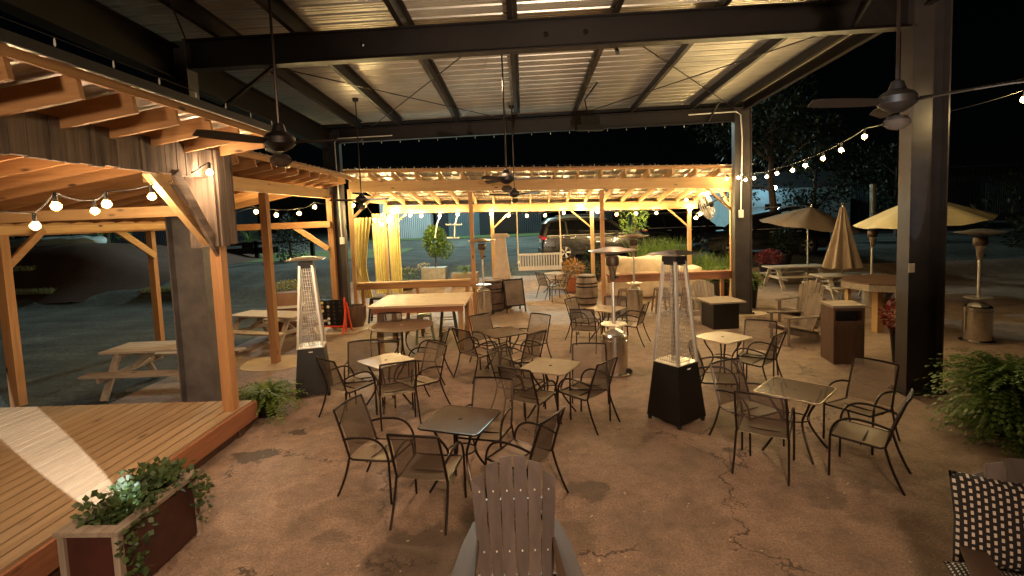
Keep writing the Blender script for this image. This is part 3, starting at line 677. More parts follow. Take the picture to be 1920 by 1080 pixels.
def chair_proto(label, sl):
    t = thing('patio_chair', label, 'chair', (0, 0, 0), 0, 'sling patio armchairs')
    for s in (-1, 1):
        x = .265 * s
        fr = [Vector((x, .27, .0))] + arc((x, .265, .42), (x, .25, .66), (x, .02, .655), 8) + arc((x, -.02, .655), (x * .98, -.17, .64), (x * .94, -.262, .60), 4)[1:]
        part('arm_frame', MB().tube(fr, .0125, 7), BRONZE, t, True)
        part('back_leg', MB().tube(arc((x * .95, -.20, .42), (x * .97, -.25, .2), (x * 1.0, -.36, 0), 6), .0125, 7), BRONZE, t, True)
        part('side_rail', MB().tube([(x * .93, .27, .435), (x * .93, .1, .42), (x * .93, -.16, .405)] + arc((x * .93, -.2, .42), (x * .93, -.25, .6), (x * .9, -.36, .90), 7), .0125, 7), BRONZE, t, True)
    part('top_rail', MB().tube(arc((-.238, -.36, .90), (0, -.40, .915), (.238, -.36, .90), 8), .0125, 7), BRONZE, t, True)
    part('front_rail', MB().tube([(-.247, .27, .43), (.247, .27, .43)], .011, 6), BRONZE, t, True)
    part('cross_bar', MB().tube([(-.25, .0, .40), (.25, .0, .40)], .009, 6), BRONZE, t, True)
    rows = []
    for i in range(9):
        v = i / 8; y = .265 - .45 * v; rows.append([(u * .236, y, .437 - .03 * v - .035 * (1 - (u) ** 2) * sin(pi * min(1, v + .12))) for u in (-1, -.6, -.2, .2, .6, 1)])
    part('seat', MB().sheet(rows), SEATM, t, True)
    rows = []
    for i in range(8):
        v = i / 7; z = .43 + .465 * v; y = -.198 - .05 * v - .105 * v * v
        rows.append([(u * (.237 - .012 * v), y - .03 * (1 - u * u), z) for u in (-1, -.6, -.2, .2, .6, 1)])
    part('backrest', MB().sheet(rows), sl, t, True)
    return t
SEATM = glassy('sling_seat', (0.24, 0.18, 0.12), 0.42, 0.12)
FIRST = {}
def chair(key, a, b, label, pale=False, n=None, z=.9):
    A, B = G(*a, z), G(*b, z); mid = (A + B) / 2; mid.z = 0
    d = (B - A); d.z = 0; nn = Vector((-d.y, d.x, 0)).normalized()
    to = TC[key] - mid; to.z = 0
    if n is not None: nn = Vector((*n, 0)).normalized()
    elif nn.dot(to) < 0: nn = -nn
    o = mid + nn * .36; rz = atan2(-nn.x, nn.y)
    k = bool(pale)
    if k not in FIRST:
        t = chair_proto(label, SLINGL if pale else SLING); t.location = o; t.rotation_euler = (0, 0, rz); FIRST[k] = t
    else: dup(FIRST[k], label, o, rz)
chair('F1', (630,767), (673,742), 'armchair left of the nearest dark table, facing right')
chair('F1', (725,815), (822,820), 'armchair with its back to the viewer at the nearest dark table')
chair('F1', (1012,797), (1060,762), 'armchair right of the nearest dark table, behind the slatted chair back')
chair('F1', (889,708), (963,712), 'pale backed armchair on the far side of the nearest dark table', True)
chair('F2', (594,670), (624,678), 'armchair left of the bright tan table, just before the left pyramid heater')
chair('F2', (653,642), (710,637), 'armchair on the far side of the bright tan table near the left pyramid heater')
chair('F2', (712,685), (780,676), 'armchair with its back to the viewer at the bright tan table')
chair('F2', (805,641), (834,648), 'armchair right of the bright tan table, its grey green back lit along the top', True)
chair('F3', (931,686), (997,696), 'armchair front left of the tan table beside the central heater base')
chair('F3', (914,659), (950,645), 'armchair left of the tan table by the central heater base, half hidden')
chair('F3', (1120,685), (1158,669), 'armchair right of the tan table, just in front of the central heater base')
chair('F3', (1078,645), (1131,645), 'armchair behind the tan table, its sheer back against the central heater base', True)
chair('F4', (847,615), (880,622), 'armchair left of the glossy brown table before the barrels')
chair('F4', (878,594), (918,587), 'armchair behind left of the glossy brown table, before the low heater base')
chair('F4', (990,628), (1024,618), 'armchair right of the glossy brown table before the barrels')
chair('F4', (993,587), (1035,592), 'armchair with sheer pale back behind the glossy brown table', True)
chair('B', (1060,562), (1078,557), 'armchair left of the table behind the central mushroom heater, next to the barrel')
chair('B', (1070,580), (1112,581), 'back turned armchair at the table behind the central mushroom heater')
chair('B', (1207,571), (1219,563), 'armchair right of the table behind the central mushroom heater, by the right pyramid heater')
chair('B', (1136,556), (1172,556), 'armchair on the far side of the table behind the central mushroom heater')
chair('RT', (826,628), (848,609), 'armchair right of the round table')
chair('RT', (706,588), (756,586), 'armchair behind the round table, under the end of the communal table')
chair('R1', (1446,633), (1480,618), 'armchair right of the tan table beside the wooden trash bin')
chair('R1', (1405,600), (1448,603), 'sheer backed armchair behind the tan table near the wooden lounge chair', True)
chair('R1', (1290,652), (1300,634), 'armchair left of the tan table, half behind the right pyramid heater')
chair('R2', (1335,682), (1383,673), 'armchair left of the glass topped table on the right')
chair('R2', (1379,734), (1472,747), 'armchair with its back to the viewer at the glass topped table')
chair('R2', (1699,760), (1712,727), 'armchair seen from its side, right of the glass topped table, beside the big fern')
chair('R2', (1603,669), (1684,685), 'sheer backed armchair on the far side of the glass topped table', True)
chair('Far', (997,511), (1026,511), 'armchair left of the small bistro table under the porch swing', n=(.8, .55))
chair('Far', (1062,510), (1072,514), 'armchair right of the small bistro table under the porch swing', n=(-.9, -.1))

# ---------------------------------------------------------------- heaters
def pyramid(label, px, rz, H=2.27, hm=None, hs=.29):
    c = G(*px); t = thing('pyramid_heater', label, 'patio heater', (c.x, c.y, 0), rz, 'glass pyramid patio heaters')
    def sq(h, z): return [(-h, -h, z), (h, -h, z), (h, h, z), (-h, h, z)]
    m = MB().add(sq(.27, .06) + sq(.20, .80), [(0, 1, 5, 4), (1, 2, 6, 5), (2, 3, 7, 6), (3, 0, 4, 7), (4, 5, 6, 7), (0, 3, 2, 1)])
    bs = part('base_cabinet', m, BLKPL, t)
    part('badge', MB().cbox((0, -.213, .74), (.06, .004, .014)), WHITE, bs)
    for a in range(4):
        q = radians(45 + 90 * a); part('foot', MB().lathe([(.025, 0), (.03, .05), (.02, .06)], (.34 * cos(q), .34 * sin(q), 0), 8), RUBBER, t)
        part('corner_post', MB().beam((.275 * cos(q), .275 * sin(q), .80), (.10 * cos(q) * 1.35, .10 * sin(q) * 1.35, H - .12), .034, .034, (cos(q + .8), sin(q + .8), 0)), ALU, t)
    part('deck_plate', MB().add(sq(.215, .802) + sq(.21, .812), [(0, 1, 5, 4), (1, 2, 6, 5), (2, 3, 7, 6), (3, 0, 4, 7), (4, 5, 6, 7)]), ALU, t)
    for a in range(4):
        M = Matrix.Rotation(radians(90 * a), 4, 'Z')
        part('wire_guard', MB().add([(-.185, -.192, .83), (.185, -.192, .83), (.085, -.095, H - .16), (-.085, -.095, H - .16)], [(0, 1, 2, 3)]).xf(M), GUARD, t)
    part('glass_tube', MB().lathe([(.055, .81), (.055, H - .18)], n=18), TUBEG, t, True)
    part('burner_head', MB().add(sq(.115, H - .17) + sq(.11, H - .06), [(0, 1, 5, 4), (1, 2, 6, 5), (2, 3, 7, 6), (3, 0, 4, 7), (4, 5, 6, 7), (0, 3, 2, 1)]), BLACK, t)
    part('hood', MB().add(sq(hs, H - .035) + sq(hs - .01, H - .022) + sq(.06, H + .02), [(0, 1, 5, 4), (1, 2, 6, 5), (2, 3, 7, 6), (3, 0, 4, 7), (0, 3, 2, 1), (4, 5, 9, 8), (5, 6, 10, 9), (6, 7, 11, 10), (7, 4, 8, 11), (8, 9, 10, 11)]), hm or ALU, t)
    return t
pyramid('glass pyramid heater on the left with a black base and pale corner posts', (591, 736), .28)
pyramid('glass pyramid heater on the right with a black base, nearest heater of all', (1268, 786), .62, hm=BRONZE, hs=.25)
def mushroom(label, c, sc=1.0, lamp_off=True):
    t = thing('mushroom_heater', label, 'patio heater', (c[0], c[1], 0), 0, 'mushroom patio heaters')
    part('reflector', MB().lathe([(.09, 2.10), (.16, 2.115), (.30, 2.135), (.40, 2.16), (.41, 2.165), (.40, 2.172), (.30, 2.175), (.16, 2.215), (.05, 2.225)], n=32), DISH, t, True)
    part('burner_screen', MB().lathe([(.10, 1.90), (.115, 1.93), (.115, 2.04), (.10, 2.07)], n=20), plain('burner_mesh', (.07, .045, .03), .5, .6, .3, 60, .3) if 'burner_mesh' not in bpy.data.materials else bpy.data.materials['burner_mesh'], t, True)
    part('burner_cone', MB().lathe([(.035, 1.62), (.05, 1.66), (.06, 1.80), (.085, 1.88), (.10, 1.90)], n=20), STAIN, t, True)
    part('control_knob', MB().cbox((.07, -.03, 1.70), (.04, .03, .04)), RUBBER, t)
    part('pole', MB().tube([(0, 0, .86), (0, 0, 1.64)], .029, 14), ALU, t, True)
    part('drinks_tray', MB().lathe([(.02, .862), (.20, .862), (.225, .875), (.225, .888), (.03, .888)], n=28), ALU, t, True)
    part('support_ring', MB().lathe([(.06, .80), (.16, .74), (.17, .70)], n=8), ALU, t)
    part('tank_housing', MB().lathe([(.225, .05), (.228, .30), (.228, .60), (.232, .605), (.232, .62), (.225, .625), (.225, .69), (.20, .715), (.15, .70)], n=32), STAIN, t, True)
    part('base_ring', MB().lathe([(.20, .005), (.285, .005), (.29, .03), (.25, .05), (.21, .055)], n=32), STAIN, t, True)
    part('wheel', MB().tube([(.24, -.1, .05), (.24, -.04, .05)], .05, 12), RUBBER, t)
    return t
MH = mushroom('mushroom heater in the centre of the patio with a big steel tank housing', G(1153, 700))
for c, lab in ((G(1190, 590), 'mushroom heater behind the central one, its shiny housing reflecting the yellow lights'),
               (G(909, 590), 'mushroom heater by the pergola post next to the left barrel'),
               (G(1832, 640), 'mushroom heater far right in the dark beyond the steel column'),
               (Vector((9.35, 14.1, 0)), 'mushroom heater under the big lit yellow umbrella')):
    dup(MH, lab, (c.x, c.y, 0), R_.uniform(-.5, .5))
# covered pyramid heater
c = Vector((-.72, 16.0, 0)); t = thing('covered_heater', 'pyramid heater wrapped in a beige cloth cover beside the left barrel', 'patio heater', c)
def sq(h, z): return [(-h, -h, z), (h, -h, z), (h, h, z), (-h, h, z)]
part('cloth_cover', MB().add(sq(.27, .72) + sq(.255, 1.0) + sq(.17, 1.75) + sq(.15, 2.2), [(a + 4 * k, (a + 1) % 4 + 4 * k, (a + 1) % 4 + 4 * k + 4, a + 4 * k + 4) for k in range(3) for a in range(4)]), CREAM, t)
part('hood_cover', MB().add(sq(.27, 2.2) + sq(.26, 2.24) + sq(.2, 2.3), [(a + 4 * k, (a + 1) % 4 + 4 * k, (a + 1) % 4 + 4 * k + 4, a + 4 * k + 4) for k in range(2) for a in range(4)] + [(8, 9, 10, 11), (0, 3, 2, 1)]), CREAM, t)
part('base_cabinet', MB().add(sq(.27, .03) + sq(.23, .73), [(a, (a + 1) % 4, (a + 1) % 4 + 4, a + 4) for a in range(4)]), DARKW['Z'], t)

# ---------------------------------------------------------------- communal bar table, rail bench, stools
t = thing('communal_table', 'long high communal table of pale planks in front of the left bar rail', 'table', (-2.2, 11.5, 0))
m = MB()
for i in range(8): m.box(-3.32, 10.62 + i * .211, 1.0 + R_.uniform(0, .002), -1.26, 10.62 + i * .211 + .205, 1.045)
obj('tabletop', m, wood('pale_planks', (.62, .47, .31), (.46, .33, .2), 'X', .5), t)
obj('apron', MB().box(-3.26, 10.66, .88, -1.32, 10.70, .998), REDW['X'], t); obj('apron', MB().box(-3.26, 12.22, .88, -1.32, 12.26, .998), REDW['X'], t)
for x in (-3.2, -1.46):
    for y in (10.85, 12.05): obj('leg', MB().box(x, y, 0, x + .1, y + .1, .9), PINE['Z'], t)
obj('end_panel', MB().box(-1.31, 11.4, .25, -1.28, 12.25, .9), CED['Z'], t)
t = thing('bar_rail', 'long cedar bar rail between the pergola posts behind the communal table', 'bar rail', (-3, 14.95, 0))
obj('top_board', MB().box(-4.9, 14.75, 1.02, -1.58, 15.02, 1.06), PINE['X'], t); obj('front_board', MB().box(-4.9, 14.79, .86, -1.57, 14.83, 1.017), CED['X'], t)
for x in (-4.8, -3.2, -1.75): obj('support', MB().box(x, 14.86, 0, x + .09, 14.95, 1.015), CED['Z'], t)
t = thing('bar_rail', 'reddish bar rail on the right under the pergola in front of the covered sofa', 'bar rail', (4, 14.95, 0))
obj('top_board', MB().box(2.35, 14.72, 1.0, 5.9, 15.02, 1.045), REDW['X'], t); obj('front_board', MB().box(2.35, 14.76, .82, 5.9, 14.80, .997), REDW['X'], t)
for x in (3.2, 4.5, 5.6): obj('support', MB().box(x, 14.86, 0, x + .09, 14.95, .995), CED['Z'], t)
def stool(label, c, h, mat, rz=0, grp='metal bar stools'):
    t = thing('metal_stool', label, 'stool', (c[0], c[1], 0), rz, grp)
    part('seat', MB().prism(rrect(.31, .31, .05), h - .045, h), mat, t)
    for a in range(4):
        q = radians(45 + 90 * a); d = Vector((cos(q), sin(q), 0))
        part('leg', MB().beam(d * .19 + Vector((0, 0, h - .04)), d * .29 + Vector((0, 0, 0)), .06, .02, (cos(q), sin(q), 0)), mat, t)
    e = []
    for k, z in ((0, h * .62), (1, h * .25)):
        f = .205 + .075 * (1 - z / h)
        pts = [Vector((f * cos(radians(45 + 90 * a)), f * sin(radians(45 + 90 * a)), z)) for a in range(5)]
        part('foot_rail', MB().tube(pts, .009, 5, False), mat, t)
    return t
GREENP = plain('sage_green_metal', (0.30, 0.36, 0.26), 0.4, 0.3, 0.15, 10, 0.02); DGREEN = plain('teal_grey_metal', (0.06, 0.075, 0.065), .4, .3, .15, 10, .02); TAUP = plain('taupe_metal', (0.23, 0.17, 0.12), .45, .3, .15, 10, .02)
stool('pale metal stool tucked under the communal table, left of the sage green ones', G(779, 628), .68, CREAM if False else TAUP, .1)
stool('sage green metal stool in front of the communal table', G(798, 642), .66, GREENP, .2)
stool('dark teal metal stool under the right end of the communal table', G(842, 628), .66, DGREEN, .1)
for i, (x, lab) in enumerate(((2.75, 'taupe metal stool under the right bar rail next to the pergola post'), (3.75, 'taupe metal stool under the right bar rail, behind the shiny heater'), (4.55, 'taupe metal stool under the right bar rail, left of the grey lounge chair'))):
    stool(lab, (x, 14.35), .68, TAUP, .05 * i)
stool('dark metal stool behind the communal table beside the left rear column', (-4.2, 14.3), .7, BLACK, .1)
# ---------------------------------------------------------------- barrels
STAVE = plain('barrel_staves', (0.26, 0.20, 0.15), .8, 0, .35, 5, .4); STAVED = plain('barrel_staves_dark', (.12, .075, .05), .8, 0, .3, 5, .4)
def barrel(label, c, mat, H=.95):
    t = thing('wooden_barrel', label, 'barrel', (c[0], c[1], 0), 0, 'old whiskey barrels')
    m = MB(); n = 22
    for i in range(n):
        a0, a1 = 2 * pi * (i + .03) / n, 2 * pi * (i + .97) / n; vs = []
        for k in range(9):
            z = H * k / 8; r = .27 + .075 * (1 - (2 * k / 8 - 1) ** 2); vs += [(r * cos(a0), r * sin(a0), z), (r * cos(a1), r * sin(a1), z)]
        m.add(vs, [(2 * k, 2 * k + 1, 2 * k + 3, 2 * k + 2) for k in range(8)])
    m.lathe([(.26, .02), (.325, H / 2), (.26, H - .02)], n=22)
    part('staves', m, mat, t)
    part('lid', MB().lathe([(.01, H - .03), (.262, H - .03), (.262, H - .01), (.01, H - .01)], n=24), GREYW['X'], t)
    for z in (.06, .26, .36, .60, .70, .89):
        if z in (.36,): continue
        r = .27 + .075 * (1 - (2 * z / H - 1) ** 2) + .006; part('hoop', MB().lathe([(r, z - .02), (r + .003, z), (r, z + .02)], n=28), BLACK, t)
    return t
barrel('grey wooden barrel with dark hoops in the middle under the porch swing', G(1101, 572), STAVE)
barrel('dark wooden barrel beside the pergola post and the mushroom heater', G(926, 583), STAVED)

# ---------------------------------------------------------------- slatted lounge (adirondack) chairs
def lounge(label, c, rz, mat, tilt=.36, n=7, bw=.66, arms=True, bolts=False, top=1.02):
    t = thing('slatted_lounge_chair', label, 'chair', (c[0], c[1], 0), rz, 'slatted wooden lounge chairs')
    w = bw / n
    for i in range(n):
        u = (i + .5) / n * 2 - 1; h = top - .15 * u * u - .02; x0 = u * bw / 2; xb = x0 * .78
        b0, b1 = Vector((xb, -.17, .26)), Vector((x0, -.17 - (h - .26) * tilt, h))
        wt, wb = w * .88, w * .70
        vs = []
        d = (b1 - b0).normalized(); nrm = Vector((0, d.z, -d.y))
        for (p, ww) in ((b0, wb), (b0.lerp(b1, .85), wt), (b1 - d * .012, wt * .95)):
            for sx in (-1, 1):
                for sn in (0, 1): vs.append(p + Vector((sx * ww / 2, 0, 0)) + nrm * sn * .02)
        # slope the top end cut along the fan outline
        dz = .15 * 2 * u * (w / bw) * 1.0
        for k in range(8, 12): vs[k] = vs[k] - Vector((0, 0, dz * .5)) * (1 if (k - 8) // 2 else -1)
        f = [(0, 1, 3, 2), (8, 10, 11, 9)] + [q for o in (0, 4) for q in ((o, o + 2, o + 6, o + 4), (o + 1, o + 5, o + 7, o + 3), (o, o + 4, o + 5, o + 1), (o + 2, o + 3, o + 7, o + 6))]
        part('back_slat', MB().add(vs, f), mat, t)
    if bolts:
        for z in (.83, .52):
            for i in range(n):
                u = (i + .5) / n * 2 - 1; fz_ = (z - .26) / .74; x = u * bw / 2 * (.78 + .22 * fz_)
                part('screw_cap', MB().sph((x, -.17 - (z - .26) * tilt + .024, z), .0065, 6, 4), WHITE, t)
    for z in (.35, .74):
        part('back_brace', MB().beam((-bw * .44, -.19 - (z - .26) * tilt, z), (bw * .44, -.19 - (z - .26) * tilt, z), .022, .07), mat, t)
    for i in range(6):
        y = -.12 + i * .1; part('seat_slat', MB().beam((-.27, y, .27 + i * .022 - (.02 if i == 5 else 0)), (.27, y, .27 + i * .022 - (.02 if i == 5 else 0)), .085, .02, (0, -.2, 1)), mat, t)
    for s in (-1, 1):
        part('side_rail', MB().beam((s * .285, .45, .31), (s * .285, -.62, .05), .025, .11), mat, t)
        part('front_leg', MB().box(s * .33 - .035, .36, 0, s * .33 + .035, .385, .555), mat, t)
        pl = [(s * (.33 + a), b) for a, b in ((-.07, -.45), (-.03, -.46), (.03, -.2), (.09, .25), (.08, .42), (.02, .47), (-.06, .43), (-.075, .1), (-.085, -.2))]
        part('armrest', MB().prism(pl if s > 0 else pl[::-1], .558, .58), ARMW if mat is NEARP else mat, t)
    return t
NEARP = wood('weathered_taupe_slats', (0.15, 0.13, 0.125), (0.08, 0.067, 0.064), 'Z', .4, False, .6)
ARMW = wood('arm_brown', (.07, .04, .025), (.045, .025, .015), 'Y', .6, False)
WORNB = {'Z': wood('worn_brown_slats', (.22, .17, .13), (.12, .09, .07), 'Z', .7)}
L1 = lounge('large taupe slatted lounge chair at the bottom centre, its back nearest the viewer', (-.12, 3.02), pi + .03, NEARP, n=6, bolts=True, bw=.60, top=1.04, tilt=.3); L1.scale = (.98, 1, 1.17)
lounge('grey brown slatted lounge chair facing the viewer behind the small square fire table', G(1322, 600) + Vector((.05, -.1, 0)), pi + .1, GREYW['Z'])
lounge('brown slatted lounge chair tilted away, right of the fire table', (6.6, 12.4), pi / 2 + .5, WORNB['Z'], n=6)
lounge('brown slatted lounge chair seen from its side, facing left, near the wooden trash bin', (5.6, 10.7), pi / 2 + .05, WORNB['Z'])
nv = Vector((-.38, -.925, 0)); bt = G(1905, 850, 1.17); oo = bt + nv * .50
L2 = lounge('dark slatted lounge chair at the bottom right corner holding the patterned pillow', (oo.x, oo.y), pi - .39, NEARP, tilt=.3, n=6, bw=.6, top=1.04, bolts=True); L2.scale = (1.03, 1, 1.17)
# ---- cushions
def pattern_mat(name, per, white=(0.62, 0.58, 0.52), noise=0.0):
    m, t, b = nt(name); v = coord(t, kind='UV')
    s = N(t, 'ShaderNodeSeparateXYZ'); t.links.new(v, s.inputs[0])
    u, w = s.outputs[0], s.outputs[1]
    cu = mathn(t, 'MULTIPLY', u, per); row = mathn(t, 'FLOOR', cu)
    cv = mathn(t, 'ADD', mathn(t, 'MULTIPLY', w, per * .8), mathn(t, 'MULTIPLY', mathn(t, 'FRACT', mathn(t, 'MULTIPLY', row, .5)), 1.0))
    a = mathn(t, 'LESS_THAN', mathn(t, 'ABSOLUTE', mathn(t, 'SUBTRACT', mathn(t, 'FRACT', cu), .5)), .21)
    c = mathn(t, 'LESS_THAN', mathn(t, 'ABSOLUTE', mathn(t, 'SUBTRACT', mathn(t, 'FRACT', cv), .5)), .27)
    t.links.new(mixc(t, mathn(t, 'MULTIPLY', a, c), (0.012, 0.011, 0.012), white), b.inputs['Base Color']); b.inputs['Roughness'].default_value = .85
    nn = N(t, 'ShaderNodeTexNoise', Scale=90.0); t.links.new(v, nn.inputs['Vector']); bump(t, b, nn.outputs[0], .3, .003)
    return m
def cushion(name, label, M, w, h, th, mat):
    n = 14; bm = bmesh.new(); uvl = bm.loops.layers.uv.new('UVMap'); g = {}
    for sd in (0, 1):
        for i in range(n + 1):
            for j in range(n + 1):
                u, v = i / n * 2 - 1, j / n * 2 - 1
                e = max(0, (1 - u ** 4) * (1 - v ** 4)) ** .5
                if sd and e < 1e-6: g[sd, i, j] = g[0, i, j]; continue
                pin = 1 - .06 * (1 - min(abs(u), abs(v))) * max(abs(u), abs(v)) ** 4
                g[sd, i, j] = bm.verts.new(M @ Vector((u * w / 2 * pin, v * h / 2 * pin, (1 if sd == 0 else -1) * th / 2 * e)))
    for sd in (0, 1):
        for i in range(n):
            for j in range(n):
                vs = [g[sd, i, j], g[sd, i + 1, j], g[sd, i + 1, j + 1], g[sd, i, j + 1]]; ij = [(i, j), (i + 1, j), (i + 1, j + 1), (i, j + 1)]
                f = bm.faces.new(vs)
                for lp, (a, b) in zip(f.loops, ij): lp[uvl].uv = (a / n, b / n)
    bmesh.ops.recalc_face_normals(bm, faces=bm.faces[:])
    me = bpy.data.meshes.new(name); bm.to_mesh(me); bm.free(); me.shade_smooth(); me.materials.append(mat)
    o = bpy.data.objects.new(name, me); COL.objects.link(o); return tag(o, label, 'cushion')
pc = bt + nv * .24 + Vector((-.12, 0.03, -.36))
Mp = Matrix.Translation(pc) @ Matrix.Rotation(-.39, 4, 'Z') @ Matrix.Rotation(radians(72), 4, 'X') @ Matrix.Rotation(radians(-2), 4, 'Z')
cushion('pillow', 'square black pillow with rows of white dashes on the chair at the bottom right', Mp, .56, .54, .15, pattern_mat('pillow_pattern', 16))
sc_ = pc + nv * .24 + Vector((0, 0, -.33))
cushion('seat_cushion', 'black and white speckled seat cushion below the patterned pillow', Matrix.Translation(sc_) @ Matrix.Rotation(-.39, 4, 'Z') @ Matrix.Rotation(radians(6), 4, 'X'), .62, .5, .12, pattern_mat('cushion_pattern', 26))

# ---------------------------------------------------------------- fire table, bin, tall table
c = G(1350, 612); t = thing('fire_table', 'small square table with a pale tiled top on a black box base', 'table', (c.x, c.y, 0), .1)
part('tabletop', MB().prism(rrect(.86, .86, .02), .62, .655), GREYW['X'], t); part('base_box', MB().cbox((0, 0, .31), (.62, .62, .62)), BLKPL, t)
c = G(1578, 676); t = thing('trash_bin', 'wooden box trash bin with a square opening under its slanted top', 'trash bin', (c.x, c.y, 0), -.12)
part('body', MB().cbox((0, 0, .36), (.5, .5, .70)), DARKW['Z'], t)
m = MB(); m.cbox((-.235, 0, .855), (.03, .5, .29)); m.cbox((.235, 0, .855), (.03, .5, .29)); m.cbox((0, .235, .855), (.438, .03, .29)); m.cbox((0, -.235, .74), (.438, .03, .06)); m.cbox((0, -.235, .975), (.438, .03, .05))
part('upper_frame', m, DARKW['Z'], t); part('lid', MB().cbox((0, 0, 1.025), (.54, .54, .045)), GREYW['X'], t); part('liner', MB().cbox((0, .04, .83), (.4, .3, .2)), RUBBER, t)
c = Vector((8.1, 11.6, 0)); t = thing('high_table', 'heavy octagonal high table on a thick braced post in front of the yellow umbrella', 'table', c, .2)
oc = [(.98 * cos(radians(22.5 + 45 * i)), .98 * sin(radians(22.5 + 45 * i))) for i in range(8)]
part('tabletop', MB().prism(oc, 1.07, 1.10), DARKW['X'], t)
m = MB()
for i in range(8):
    a, b = Vector((*oc[i], 1.0)), Vector((*oc[(i + 1) % 8], 1.0)); m.beam(a * .985 + Vector((0, 0, .015)), b * .985 + Vector((0, 0, .015)), .035, .135)
part('apron', m, GREYW['X'], t)
part('post', MB().box(-.62, -.3, 0, -.47, -.15, 1.07), PINE['Z'], t); part('post', MB().box(.45, .15, 0, .6, .3, 1.07), PINE['Z'], t); part('post', MB().box(-.85, .25, 0, -.77, .33, 1.07), PINE['Z'], t)
part('knee_brace', MB().beam((-.45, -.22, .6), (-.05, -.22, 1.02), .05, .1), GREYW['X'], t)
stool('dark wooden stool under the octagonal high table', (8.15, 10.75), .72, DARKW['Z'], .3)
# ---------------------------------------------------------------- picnic tables
PICW = {a: wood('picnic_wood_' + a, (0.50, 0.43, 0.36), (0.30, 0.25, 0.20), a, rough=0.85) for a in 'XYZ'}
def picnic(label, c, rz, mat=None):
    t = thing('picnic_table', label, 'picnic table', (c[0], c[1], 0), rz, 'wooden picnic tables'); g = PICW
    m = MB()
    for i in range(5): m.box(-.95, -.37 + i * .15, .72, .95, -.37 + i * .15 + .142, .757)
    part('tabletop', m, g['X'], t)
    for s in (-1, 1):
        m = MB(); m.box(-.95, s * .70 - .13, .43, .95, s * .70 - .003, .468); m.box(-.95, s * .70 + .003, .43, .95, s * .70 + .13, .468); part('bench_seat', m, g['X'], t)
        x = s * .66; part('bench_support', MB().box(x - .02, -.80, .34, x + .02, .80, .43), g['Y'], t); part('top_support', MB().box(x - .02, -.34, .63, x + .02, .34, .718), g['Y'], t)
        for q in (-1, 1): part('leg', MB().beam((x + .042 * s, q * .24, .72), (x + .042 * s, q * .66, 0), .04, .12, (1, 0, 0)), g['Z'], t)
        part('brace', MB().beam((x - s * .03, 0, .40), (x - s * .45, 0, .70), .04, .08), g['X'], t)
    return t
picnic('weathered picnic table behind the stage deck beside the left steel column', (-6.42, 8.95), .03)
picnic('weathered picnic table farther back on the left, beyond the cedar corner post', (-6.0, 11.9), -.3)
picnic('weathered picnic table on the right under the folded umbrella', (9.5, 15.3), -.04)
picnic('weathered picnic table farthest back on the right, behind the right rear column', (9.3, 18.0), .02)
# ---------------------------------------------------------------- string lights
def strand(label, bulbs, mat, ends=(), r=.034, sag=.05, drop=.12, grp='strings of lit globe bulbs'):
    """bulbs: world positions of the bulb centres; a cable runs above them"""
    r = r * 1.2
    t = thing('string_lights', label, 'string lights', bulbs[0], 0, grp)
    tops = [b + Vector((0, 0, drop)) for b in bulbs]
    path = ([Vector(ends[0])] if ends and ends[0] else []) + tops + ([Vector(ends[1])] if ends and len(ends) > 1 and ends[1] else [])
    pts = [path[0]]
    for a, b in zip(path, path[1:]):
        pts += [a.lerp(b, i / 4) - Vector((0, 0, sag * sin(pi * i / 4) * (a - b).length)) for i in (1, 2, 3)] + [b]
    obj('cable', MB().tube(pts, .007, 5), RUBBER, t)
    for b in bulbs:
        s = obj('socket', MB().lathe([(.012, drop), (.018, drop - .01), (.018, r * .8), (.014, r * .7)], b, 7), RUBBER, t)
        bb = MB().lathe([(.012, r * .95), (r * .6, r * .7), (r, 0), (r * .85, -r * .55), (r * .4, -r * .95), (.004, -r * 1.05)], b, 16)
        bl_ = obj('bulb', bb, SHELL, t, smooth=True)
        obj('filament', MB().sph(b, r * .6, 12, 8), mat, bl_, smooth=True)
    return t
def pb(px, py, Y): return PY(px, py, Y)
strand('lit globe string under the stage shelter roof, left of the grey steel column', [pb(66, 423, 4.9), pb(105, 386, 4.6), pb(178, 395, 5.6), pb(200, 382, 5.0), pb(285, 368, 5.6), pb(346, 351, 6.1), pb(393, 323, 6.25)], BULBW, ((-6.2, 3.5, 3.35), (-4.2, 6.4, 3.5)), r=.037, sag=.03)
strand('lit globe string in the side shelter between two cedar posts', [pb(480, 397, 11.2), pb(518, 403, 11.6), pb(561, 400, 12.0), pb(590, 388, 12.9), pb(631, 384, 14.3)], BULB, ((-7.6, 11.0, 3.0), (-5.0, 14.6, 3.5)), r=.042)
strand('tangle of lit globes above the yellow curtains', [pb(662, 385, 15.3), pb(684, 385, 15.6), pb(703, 412, 17.0), pb(716, 420, 17.4), pb(727, 414, 17.8), pb(729, 406, 18.1)], BULB, ((-5.0, 14.9, 3.3), (-4.9, 18.4, 3.2)), r=.05)
xs1 = [738, 769, 790, 824, 858, 921, 953, 988, 1022, 1057, 1090, 1121, 1156, 1193, 1231, 1297]
ys1 = [397, 404, 405, 404, 402, 401, 404, 405, 404, 399, 391, 397, 402, 400, 399, 390]
strand('long lit globe string along the back beam of the rear pergola', [pb(x, y, 18.40) for x, y in zip(xs1, ys1)], BULB, ((-4.9, 18.4, 3.2), None), r=.047, sag=.02, drop=.09)
strand('lit globes in front of the wall fan at the right end of the pergola', [pb(1287, 375, 17.0), pb(1294, 392, 16.6), pb(1305, 408, 16.2), pb(1313, 401, 16.0), pb(1328, 362, 15.3)], BULB, ((5.7, 17.6, 3.2), (5.85, 15.0, 3.5)), r=.05)
